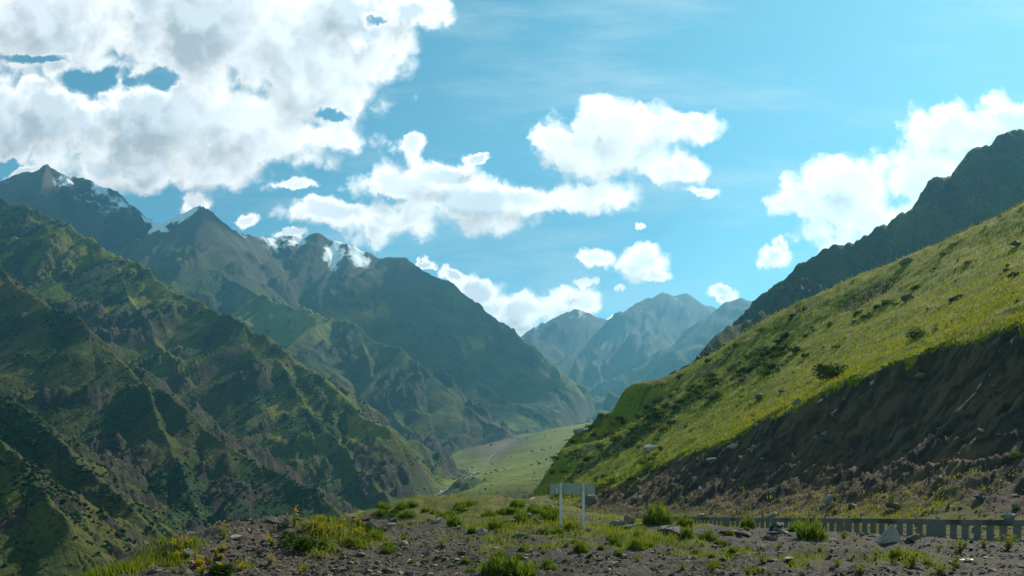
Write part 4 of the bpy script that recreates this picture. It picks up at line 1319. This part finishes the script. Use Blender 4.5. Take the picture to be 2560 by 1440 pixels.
for (px, py, w) in [(2100, 868, 30), (2172, 790, 34), (2192, 772, 36), (2215, 760, 30), (2150, 785, 34), (2290, 722, 30), (2240, 762, 26), (2040, 828, 24), (2075, 815, 22), (2110, 850, 20), (1905, 830, 26), (1940, 822, 24), (1985, 790, 26), (2010, 775, 24),
                    (1840, 868, 30), (1770, 905, 28), (1700, 945, 30), (1655, 965, 24), (1620, 1020, 30), (1560, 1060, 32), (1500, 1120, 30), (1470, 1150, 34), (1540, 1140, 30), (1450, 1180, 26), (1600, 1120, 24), (1420, 1200, 24), (2360, 640, 20), (2420, 660, 18)]:
    spots.append((px, py, w, LAB_UP if px > 1800 else LAB_CORNER))
for i in range(60):
    spots.append((RNG.uniform(1380, 1680), RNG.uniform(1040, 1245), RNG.uniform(12, 30), LAB_CORNER))
for i in range(70):
    px = RNG.uniform(1700, 2550); t = (px-1700)/860
    spots.append((px, (1130-t*320)-RNG.uniform(10, 330)*(0.4+0.6*t), RNG.uniform(7, 18), LAB_TINY))
for (px, py, w, lb) in spots:
    x, y, z, sz = place(px, py, w, hill_z)
    if y > 232:
        continue
    sz = min(sz, 4.0)
    root = empty('shrub', (x, y, z-0.08*sz), RNG.uniform(0, 6.28)); root.scale = (sz, sz, sz*RNG.uniform(0.6, 0.85))
    link('crown', random.choice(CROWNS if RNG.random() < 0.65 else CROWNS2), None, root)
    link('stem', random.choice(STEMS), None, root)
    tag(root, lb[0], 'bush', lb[1])
for (px, py, w, lab) in [(1700, 1228, 24, 'small green bush rooted on the bank left of the leaning boulder'), (2040, 1225, 16, 'small green bush on the scree above the far railing'), (2180, 1240, 18, 'left one of two round bushes low on the scree'), (2225, 1262, 26, 'right one of two round bushes low on the scree'),
                         (2362, 1162, 20, 'small green bush beside the pale boulder on the bank'), (2550, 1145, 40, 'bright green bush at the right edge on the bank'), (2460, 1292, 22, 'pale green bush just above the right railing section'), (2082, 1284, 26, 'green plant behind the railing joint')]:
    x, y, z, sz = place(px, py, w, hill_z)
    root = empty('shrub', (x, y, z-0.05), RNG.uniform(0, 6.28)); root.scale = (sz, sz, sz)
    link('crown', random.choice(CROWNS2), None, root); link('stem', random.choice(STEMS), None, root)
    tag(root, lab, 'bush')

# ------------------------------------------------------------------ stones and boulders
BOULDERS = [  # px, py(base), width px, height ratio, pale?, surface, label
    (2228, 1356, 58, 0.75, 'pale', 'g', 'large pale pointed boulder standing in front of the concrete railing'),
    (2282, 1354, 30, 0.7, 'dark', 'g', 'dark tilted stone just right of the pale pointed boulder'),
    (2301, 1347, 24, 0.6, 'brown', 'g', 'brownish round stone against the railing beside the pointed boulder'),
    (1930, 1352, 40, 0.4, 'grey', 'g', 'square flat slab in front of the broken dark slabs'),
    (1858, 1340, 64, 0.3, 'dark', 'g', 'long dark slab lying left of the slab pile'),
    (1815, 1336, 36, 0.35, 'dark', 'g', 'brown slab end at the left of the long dark slab'),
    (1948, 1322, 48, 0.55, 'dark', 'g', 'dark slab tilted up against the railing'),
    (1960, 1334, 46, 0.35, 'grey', 'g', 'grey slab under the tilted dark slab'),
    (1680, 1338, 76, 0.4, 'grey', 'g', 'broad grey mound of rock right of the sign'),
    (1573, 1312, 34, 0.9, 'brown', 'g', 'upright brown boulder right of the sign posts'),
    (1545, 1318, 50, 0.45, 'grey', 'g', 'low grey rock at the foot of the upright brown boulder'),
    (1572, 1324, 34, 0.5, 'dark', 'g', 'dark blue grey rock below the upright brown boulder'),
    (1475, 1330, 22, 0.5, 'grey', 'g', 'small rock by the base of the right sign post'),
    (1312, 1308, 66, 0.5, 'dark', 'g', 'dark boulder left of the sign, top of its heap'),
    (1345, 1312, 40, 0.5, 'dark', 'g', 'dark boulder at the right end of the heap left of the sign'),
    (1275, 1312, 40, 0.5, 'dark', 'g', 'dark stone at the left end of the heap left of the sign'),
    (1205, 1340, 30, 0.9, 'pale', 'g', 'pale upright flat stone in the middle gravel'),
    (926, 1330, 40, 0.75, 'grey', 'g', 'dark grey leaning boulder at the left of the rubble heap'),
    (978, 1318, 30, 0.5, 'pale', 'g', 'pale brown stone on top of the rubble heap'),
    (982, 1306, 30, 0.5, 'grey', 'g', 'grey stone behind the pale one on the rubble heap'),
    (955, 1328, 30, 0.5, 'dark', 'g', 'dark stone between the leaning boulder and the pale stone'),
    (900, 1302, 62, 0.3, 'grey', 'g', 'flat grey rubble slab at the brow behind the flowers'),
    (1092, 1308, 34, 0.5, 'pale', 'g', 'pale stone on the grass behind the rubble heap'),
    (1210, 1292, 22, 0.35, 'dark', 'g', 'flat dark stone in the grass left of the sign'),
    (1013, 1364, 30, 0.55, 'pale', 'g', 'white angular stone on the gravel right of the dark tuft'),
    (1070, 1388, 24, 0.4, 'dark', 'g', 'dark flat stone on the gravel below the white angular stone'),
    (1141, 1406, 20, 0.45, 'pale', 'g', 'pale stone alone on the lower centre gravel'),
    (1062, 1408, 22, 0.4, 'grey', 'g', 'grey stone left of the lone pale stone'),
    (1562, 1396, 18, 0.6, 'pale', 'g', 'white stone beside the bright low weed'),
    (1845, 1390, 20, 0.6, 'pale', 'g', 'white stone on the sandy strip right of the grass'),
    (1808, 1416, 22, 0.4, 'grey', 'g', 'grey stone on the sandy strip by the pale weed'),
    (2392, 1382, 26, 0.5, 'grey', 'g', 'grey stone under the yellowish weed by the railing'),
    (585, 1352, 38, 0.45, 'pale', 'g', 'pale angular slab on the left end of the rubble mound'),
    (680, 1312, 50, 0.4, 'grey', 'g', 'broad grey rock at the crest of the rubble mound'),
    (714, 1316, 20, 0.9, 'brown', 'g', 'small upright stone at the crest of the rubble mound'),
    (462, 1392, 40, 0.6, 'grey', 'g', 'grey rock at the left foot of the rubble mound'),
    (385, 1432, 34, 0.4, 'grey', 'g', 'grey stone at the lower left grassy brow'),
    (1480, 1262, 38, 1.1, 'grey', 'h', 'tall two sided grey boulder on the slope right of the sign board'),
    (2078, 1262, 32, 1.0, 'pale', 'h', 'rounded leaning boulder on the lower scree'),
    (2140, 1270, 30, 0.6, 'grey', 'h', 'grey boulder right of the rounded leaning boulder'),
    (2350, 1205, 32, 0.55, 'pale', 'h', 'pale angular boulder high on the sunny scree'),
    (2250, 1275, 56, 0.45, 'dark', 'h', 'broad dark boulder low on the scree'),
    (2455, 1252, 34, 0.6, 'dark', 'h', 'dark blue boulder on the scree near the right edge'),
    (2545, 1275, 30, 0.7, 'grey', 'h', 'grey boulder at the right edge above the railing'),
    (2530, 1298, 40, 0.5, 'pale', 'h', 'pale boulder pile resting at the right end of the railing'),
    (1934, 1292, 32, 0.6, 'pale', 'h', 'pale boulder just behind the far railing'),
    (1757, 1292, 26, 0.4, 'pale', 'h', 'pale stone behind the far end of the railing'),
    (1790, 1168, 50, 0.4, 'dark', 'h', 'dark rock ledge jutting from the upper bank'),
    (1838, 1130, 30, 0.6, 'pale', 'h', 'pale stone under the turf edge on the upper bank'),
    (2070, 1095, 30, 0.7, 'grey', 'h', 'grey stone in the shaded middle of the bank'),
    (2186, 962, 20, 0.9, 'pale', 'h', 'white oval stone set in the bank just below the turf'),
    (2307, 955, 34, 0.55, 'brown', 'h', 'tan flat boulder set in the bank below the turf'),
    (2054, 1008, 22, 0.7, 'pale', 'h', 'round pale stone at the top of the bank below the big bush'),
    (1996, 1015, 26, 1.0, 'grey', 'h', 'upright stone in the bank left of the round pale stone'),
    (1892, 1072, 14, 0.8, 'pale', 'h', 'small white stone at the turf edge'),
    (2275, 750, 40, 0.55, 'dark', 'h', 'dark boulder in the middle of the upper hillside'),
    (2270, 660, 38, 0.5, 'grey', 'h', 'grey boulder near the skyline of the hillside'),
    (2545, 615, 30, 0.7, 'dark', 'h', 'dark boulder at the right edge near the hillside crest'),
    (2545, 690, 40, 0.4, 'dark', 'h', 'dark rock outcrop at the right edge of the hillside'),
    (2400, 745, 44, 0.3, 'dark', 'h', 'low dark outcrop on the upper right hillside'),
    (1908, 995, 44, 0.3, 'brown', 'h', 'brown low rock in the grass above the bank'),
    (1960, 980, 26, 0.6, 'dark', 'h', 'dark mossy boulder in the grass above the bank'),
    (1625, 1130, 44, 0.6, 'pale', 'h', 'light brown boulder on the lower hillside edge'),
    (1655, 1125, 24, 0.5, 'dark', 'h', 'dark stone right of the light brown boulder'),
    (1450, 1075, 30, 0.8, 'pale', 'h', 'pale rock on the left corner of the hillside'),
]
MAT_CRAG = rock_material('mossy_crag', (0.028, 0.034, 0.022), (0.06, 0.055, 0.042), (0.035, 0.05, 0.02))
MB = {'pale': MAT_STONE_PALE, 'dark': MAT_STONE_DARK, 'grey': MAT_STONE, 'brown': simple_mat('brown_stone', (0.10, 0.075, 0.055), (0.19, 0.15, 0.115), 3.0)}


def pyramid_boulder():
    bm = bmesh.new()
    for p in [(-0.56, -0.20, -0.05), (-0.40, -0.30, 0.04), (0.44, -0.16, 0), (0.40, 0.25, 0), (-0.35, 0.28, 0), (0.10, -0.10, 0.70), (0.20, 0.10, 0.66), (-0.16, -0.22, 0.40), (0.36, -0.05, 0.42), (0.28, -0.20, 0.36), (0.3, 0.1, -0.2), (-0.3, -0.2, -0.2), (-0.02, -0.14, 0.62)]:
        bm.verts.new(p)
    bmesh.ops.convex_hull(bm, input=bm.verts[:])
    bmesh.ops.bevel(bm, geom=bm.edges[:], offset=0.03, segments=1, affect='EDGES')
    bmesh.ops.triangulate(bm, faces=bm.faces[:])
    bmesh.ops.subdivide_edges(bm, edges=bm.edges[:], cuts=2, use_grid_fill=True)
    for v in bm.verts:
        v.co += Vector(RNG.normal(size=3))*0.010
    bmesh.ops.triangulate(bm, faces=bm.faces[:])
    me = bpy.data.meshes.new('boulder'); bm.to_mesh(me); bm.free(); me.shade_flat()
    return me


for i, (px, py, w, hr, tone, srf, lab) in enumerate(BOULDERS):
    x, y, z, sz = place(px, py, w, ground_height if srf == 'g' else hill_z)
    if i == 0:
        me = pyramid_boulder()
    else:
        me = hull_mesh('boulder', RNG, int(RNG.integers(12, 20)), (1.0, RNG.uniform(0.7, 0.95), max(hr, 0.25)), 1, 0.012)
    me.materials.append(MB[tone])
    o = link('boulder', me)
    s_ = sz*1.12
    o.scale = (s_, s_, s_)
    o.location = (x, y+s_*0.25, z+(s_*hr*0.28 if i else 0.0))
    o.rotation_euler = (RNG.normal(0, 0.12), RNG.normal(0, 0.15), RNG.uniform(-0.5, 0.5)) if i else (0, 0, 0.15)
    tag(o, lab, 'boulder' if w > 28 else 'stone')

for (px, py, w, lab) in [(1852, 842, 62, 'dark crag on the hillside skyline, highest of its row'), (1806, 862, 60, 'dark crag on the hillside skyline, second from the top of its row'), (1762, 882, 58, 'dark crag on the hillside skyline, third from the top of its row'),
                         (1722, 905, 54, 'dark crag on the hillside skyline, fourth from the top of its row'), (1684, 926, 50, 'dark crag on the hillside skyline, fifth from the top of its row'), (1645, 950, 46, 'lowest dark crag on the hillside skyline'), (1915, 812, 40, 'small crag on the skyline above the row of dark crags')]:
    y = 246.0
    x, _, z = P(px, py+6, y)
    s_ = w/F*y*1.35
    me = hull_mesh('crag', RNG, 26, (1.0, 0.9, 0.8), 2, 0.03); me.materials.append(MAT_CRAG)
    o = link('crag', me, None, None, (x, y, z-s_*0.30)); o.scale = (s_, s_, s_); o.rotation_euler = (0, -0.45, RNG.uniform(-0.4, 0.4))
    tag(o, lab, 'crag')

SV = []
for tone in ('pale', 'grey', 'dark'):
    for j in range(6):
        me = hull_mesh('stone', RNG, 12, (1.0, 0.8, RNG.uniform(0.35, 0.7)), 0)
        me.materials.append(MB[tone]); SV.append((tone, me))
nst = 0
for i in range(900):
    if nst >= 190:
        break
    px = RNG.uniform(420, 2555); py = RNG.uniform(1318, 1439)
    if RNG.random() < 0.35:
        px = RNG.uniform(430, 1500); py = RNG.uniform(1320, 1439)
    x, y, z = hit(px, py, ground_height)
    u_, v_ = uv(x, y)
    if u_ > 27.0 or y > 60 or float(veg_mask(np.array([x]), np.array([y]))[0]) > 0.6:
        continue
    tone, me = random.choice(SV)
    o = link('stone', me); s_ = float(np.clip(RNG.lognormal(-1.75, 0.40), 0.11, 0.42))
    o.scale = (s_, s_, s_); o.location = (x, y, z+s_*0.08); o.rotation_euler = (RNG.normal(0, 0.2), RNG.normal(0, 0.2), RNG.uniform(0, 6.28))
    nm = {'pale': 'pale', 'grey': 'grey', 'dark': 'dark'}[tone]
    where = 'on the rubble mound at the left' if px < 900 else 'on the gravel below the sign' if px < 1600 else 'on the gravel in front of the railing'
    tag(o, 'small %s angular stone lying loose %s' % (nm, where), 'stone', '%s stones %s' % (nm, where))
    nst += 1
nst = 0
for i in range(700):
    if nst >= 80:
        break
    px = RNG.uniform(1650, 2555); t = (px-1650)/910
    py = RNG.uniform(1150-340*t+30, 1290)
    x, y, z = hit(px, py, hill_z)
    zz, bank, w_, u_, v_ = hill_height(np.array([x]), np.array([y]))
    if bank[0] < 0.7 or u_[0] < 30.5:
        continue
    tone, me = random.choice(SV)
    o = link('stone', me); s_ = float(np.clip(RNG.lognormal(-1.15, 0.45), 0.2, 0.9))
    o.scale = (s_, s_, s_); o.location = (x, y, z+s_*0.05); o.rotation_euler = (RNG.normal(0, 0.3), RNG.normal(0, 0.3), RNG.uniform(0, 6.28))
    tag(o, '%s stone lodged in the eroded earth bank' % tone, 'stone', '%s stones lodged in the bank' % tone)
    nst += 1

# ------------------------------------------------------------------ concrete railing
MAT_CONC = simple_mat('weathered_concrete', (0.125, 0.112, 0.092), (0.175, 0.157, 0.130), 1.6, 0.9, 0.3, 0.02, 0.2, (0.060, 0.056, 0.048))
SEG, PITCH, RAIL_H, THK = 6.85, 0.69, 0.92, 0.13
rail_me = box_mesh('top_rail', [(SEG/2, 0, RAIL_H-0.13, SEG, THK, 0.26)], 0.012)
foot_me = box_mesh('foot_beam', [(SEG/2, 0, -0.02, SEG-0.01, THK+0.02, 0.20)], 0.012)
bal_me = box_mesh('baluster', [(0, 0, 0.369, 0.33, THK-0.02, 0.582)], 0.012)
end_me = box_mesh('end_post', [(0, 0, 0.369, 0.52, THK-0.01, 0.582)], 0.012)
for _m in (rail_me, foot_me, bal_me, end_me):
    _m.materials.append(MAT_CONC)
RAIL_LAB = ['nearest concrete railing section, cut by the right edge of the picture', 'second concrete railing section from the right, behind the pale pointed boulder', 'third concrete railing section from the right, behind the round bushy tuft',
            'fourth concrete railing section from the right, behind the tilted dark slab', 'fifth concrete railing section from the right', 'sixth concrete railing section from the right, near the wide grass tuft',
            'seventh concrete railing section from the right', 'eighth concrete railing section from the right', 'farthest concrete railing section, right of the sign posts']
v0 = uv(*P(2345, 1300, 36.1)[:2])[1]
for k in range(9):
    va = v0+(k-1)*(SEG+0.14)
    xa, ya = xy(U_FENCE, va)
    zb = float(np.interp(va+SEG/2, [0, 60, 95], [0.44, 0.53, 0.60]))
    root = empty('concrete_railing', (xa, ya, zb), math.atan2(RDY, RDX))
    root.rotation_euler = (0, RNG.normal(0, 0.002), math.atan2(RDY, RDX)+RNG.normal(0, 0.004))
    link('top_rail', rail_me, None, root); link('foot_beam', foot_me, None, root)
    for e in (0.26, SEG-0.26):
        link('end_post', end_me, None, root).location = (e, 0, 0)
    nb = 8
    for j in range(nb):
        link('baluster', bal_me, None, root).location = (0.52+0.34+0.165+j*(SEG-1.04-0.68-0.33)/(nb-1), 0, 0)
    tag(root, RAIL_LAB[k], 'railing', 'concrete railing sections along the road')

# ------------------------------------------------------------------ road sign seen from behind
def sign():
    Y0 = 30.0
    m, T = new_mat('sign_back_metal')
    co = T.n('ShaderNodeTexCoord').outputs[3]
    n = T.noise(co, 5.0, 6, 0.7).outputs[0]; n2 = T.noise(co, 26.0, 3, 0.6).outputs[0]
    sx = T.n('ShaderNodeSeparateXYZ', {0: co}).outputs[0]
    c = T.mix(T.ss(n, 0.35, 0.65), rgb(0.19, 0.20, 0.17), rgb(0.27, 0.28, 0.245))
    rust = T.m('ADD', T.ss(sx, -0.80, -0.90), T.m('MULTIPLY', T.ss(n2, 0.66, 0.72), 0.8), clamp=True)
    c = T.mix(T.m('MULTIPLY', rust, T.ss(n, 0.25, 0.55)), c, rgb(0.12, 0.065, 0.03))
    finish(T, c, 0.6, n, 0.15, 0.01, 0.4)
    mw = simple_mat('painted_post', (0.40, 0.40, 0.39), (0.50, 0.50, 0.48), 4.0, 0.55, 0.15, 0.005, 0.4, (0.30, 0.28, 0.25))
    mr = simple_mat('rusty_bolt', (0.10, 0.07, 0.05), (0.18, 0.15, 0.13), 20)
    X0, _, zt = P(1428, 1209, Y0); x0 = P(1368, 0, Y0)[0]; x1 = P(1488, 0, Y0)[0]
    zb = P(0, 1235.5, Y0)[2]
    cx = (x0+x1)/2
    gz = [g_at(P(px, 0, Y0)[0], Y0) for px in (1402, 1458.5)]
    root = empty('road_sign', (cx, Y0, min(gz)))
    b = link('board', box_mesh('board', [(0, 0, 0, x1-x0, 0.02, zt-zb)], 0.003), m, root); b.location = (0, 0.075, (zt+zb)/2-min(gz))
    fr = link('board_rim', box_mesh('board_rim', [(0, 0, (zt-zb)/2-0.012, x1-x0+0.006, 0.035, 0.024), (0, 0, -(zt-zb)/2+0.012, x1-x0+0.006, 0.035, 0.024)], 0.002), m, b)
    pl = link('bracket_plate', box_mesh('bracket_plate', [(0, 0, 0, 0.07, 0.012, 0.19)], 0.002), mw, b); pl.location = (P(1393, 0, Y0)[0]-cx, -0.018, -0.06)
    for px, g in zip((1402, 1458.5), gz):
        xx = P(px, 0, Y0)[0]-cx
        top = zt+0.02-min(gz); bot = g-0.35-min(gz)
        pst = link('post', box_mesh('post', [(0, 0, (top+bot)/2, 0.10, 0.10, top-bot)], 0.006), mw, root); pst.location = (xx, 0, 0)
        for dz in (-0.07, -0.25):
            bo = link('bolt', hull_mesh('bolt', RNG, 14, (0.05, 0.03, 0.05)), mr, pst); bo.location = (0, -0.055, top+dz)
    tag(root, 'weathered road sign seen from behind on two white posts', 'sign')


sign()

# small marker posts by the far road bend
MPW = simple_mat('marker_paint', (0.55, 0.54, 0.52), (0.68, 0.67, 0.64), 4.0)
MPD = simple_mat('marker_plate', (0.20, 0.20, 0.19), (0.30, 0.29, 0.27), 4.0)
for (px, top, base, Y0, plate, lab) in [(1390.5, 1251, 1268, 110, 0.0, 'thin white marker post with a dark head left of the sign'), (1365, 1253, 1266, 120, 0.55, 'small marker sign with a wide plate by the road bend'), (1246, 1250, 1262, 150, 0.0, 'distant thin post at the far road bend')]:
    x, y, z = P(px, top, Y0); zg = g_at(x, Y0)
    if px > 1300:
        zg = min(zg, hill_z(np.array([x]), np.array([Y0]))[0]) if uv(x, Y0)[0] > 33 else zg
    root = empty('marker_post', (x, Y0, zg))
    h = max(z-zg, 0.9)
    link('post', box_mesh('post', [(0, 0, h/2-0.15, 0.09, 0.09, h+0.3)], 0.005), MPW, root)
    if plate:
        link('plate', box_mesh('plate', [(0, -0.06, h-0.16, plate*1.8, 0.02, 0.34)], 0.004), MPD, root)
    else:
        link('head', box_mesh('head', [(0, 0, h+0.07, 0.16, 0.13, 0.22)], 0.02), MPD, root)
    tag(root, lab, 'post')


# white tents on the valley floor
def lathe(name, prof, n=14):
    a = np.linspace(0, 2*np.pi, n, endpoint=False)
    V = np.array([(r*math.cos(t), r*math.sin(t), z) for r, z in prof for t in a])
    R = len(prof); f = []
    for i in range(R-1):
        for j in range(n):
            f.append((i*n+j, i*n+(j+1) % n, (i+1)*n+(j+1) % n, (i+1)*n+j))
    return new_mesh(name, V, np.array(f))


MT = simple_mat('white_canvas', (0.66, 0.66, 0.64), (0.76, 0.76, 0.74), 1.0)
MD = simple_mat('tent_door', (0.12, 0.07, 0.05), (0.16, 0.09, 0.06), 2.0)
for (px, py, Y0, r, lab) in [(1053, 1242, 745, 3.2, 'larger round white tent on the valley floor by the river'), (1047, 1241, 750, 1.9, 'smaller white tent beside the larger round tent'), (1131, 1219, 900, 3.0, 'lone white tent at the edge of the green terrace')]:
    x, y, _ = P(px, py, Y0)
    z = float(river_z(np.array([x]), np.array([y]))[0])
    root = empty('white_tent', (x, y, z-0.2))
    link('wall', lathe('wall', [(r, -0.5), (r, 1.9), (r*0.97, 2.0)]), MT, root)
    link('roof', lathe('roof', [(r*1.03, 1.9), (r*0.75, 2.7), (r*0.35, 3.4), (0.12, 3.6)]), MT, root)
    d_ = link('door', box_mesh('door', [(0, -r-0.02, 0.9, 0.9, 0.12, 1.8)], 0.02), MD, root)
    tag(root, lab, 'tent')

# scrap of litter on the gravel
x, y, z = hit(2416, 1404, ground_height)
g = np.linspace(-0.5, 0.5, 7)
gx, gy = np.meshgrid(g*0.42, g*0.22)
lm, T = new_mat('printed_wrapper')
co = T.n('ShaderNodeTexCoord').outputs[3]
sx = T.n('ShaderNodeSeparateXYZ', {0: co}).outputs[0]
c = T.mix(T.ss(sx, -0.02, 0.02), rgb(0.70, 0.74, 0.70), rgb(0.10, 0.48, 0.38))
finish(T, T.mix(T.ss(sx, 0.10, 0.12), c, rgb(0.55, 0.65, 0.2)), 0.3, spec=0.5)
me = new_mesh('wrapper', np.stack([gx, gy, 0.05+0.035*fbm(gx*9, gy*9, 2, 901)], -1).reshape(-1, 3), grid_faces(7, 7))
tag(link('wrapper', me, lm, None, (x, y, z), ), 'crumpled green and white wrapper lying on the gravel', 'litter')



# ------------------------------------------------------------------ two unseen clouds added above the frame to cast cloud shadows on the slopes
def cumulus(px, py, Yd, half_w, half_d, lab, Z=6400.0):
    x, y, z = P(px, py, Yd)
    t = (Z-z)/SUNV.z
    cx, cy = x+SUNV.x*t, y+SUNV.y*t
    bm = bmesh.new()
    for i in range(46):
        a = RNG.uniform(0, 6.28); r = math.sqrt(RNG.random())
        sx = half_w*r*math.cos(a); sy = half_d*r*math.sin(a)
        rad = min(half_w, half_d)*RNG.uniform(0.18, 0.34)*(1.15-0.5*r)
        ret = bmesh.ops.create_icosphere(bm, subdivisions=2, radius=rad)
        for v in ret['verts']:
            v.co = Vector((sx+v.co.x, sy+v.co.y, max(v.co.z*0.8, -rad*0.3)+rad*0.4*RNG.uniform(0, 0.15)))*(1.0+0.04*RNG.normal())
    me = bpy.data.meshes.new('cloud'); bm.to_mesh(me); bm.free(); me.shade_smooth()
    link('cloud', me, MAT_CLOUD, None, (cx, cy, Z), kind='structure', label=lab)


MAT_CLOUD = simple_mat('cloud_white', (0.86, 0.87, 0.88), (0.92, 0.92, 0.92), 2.0, 1.0, 0.0, 0.1, 0.0)
cumulus(1130, 850, 2900, 640, 430, 'unseen cumulus cloud added to shade the flank of the left range')
cumulus(270, 610, 3000, 420, 480, 'unseen cumulus cloud added to shade the slopes below the left peak')


# ------------------------------------------------------------------ valley air
def haze():
    m = bpy.data.materials.new('valley_air'); m.use_nodes = True
    T = NT(m.node_tree)
    out = T.n('ShaderNodeOutputMaterial')
    pv = T.n('ShaderNodeVolumePrincipled', {'Density': 0.000085, 'Anisotropy': 0.45})
    pv.inputs['Color'].default_value = rgb(0.19, 0.56, 0.84)
    T.t.links.new(pv.outputs[0], out.inputs['Volume'])
    x, y0, y1, z0, z1 = 7200.0, -60.0, 8600.0, -420.0, float(FZ.max())+25.0
    v = [(-x, y0, z0), (x, y0, z0), (x, y1, z0), (-x, y1, z0), (-x, y0, z1), (x, y0, z1), (x, y1, z1), (-x, y1, z1)]
    f = [(0, 3, 2, 1), (4, 5, 6, 7), (0, 1, 5, 4), (1, 2, 6, 5), (2, 3, 7, 6), (3, 0, 4, 7)]
    me = new_mesh('haze', np.array(v), np.array(f))
    link('haze', me, m, kind='stuff', label='pale blue haze filling the valley air')


haze()
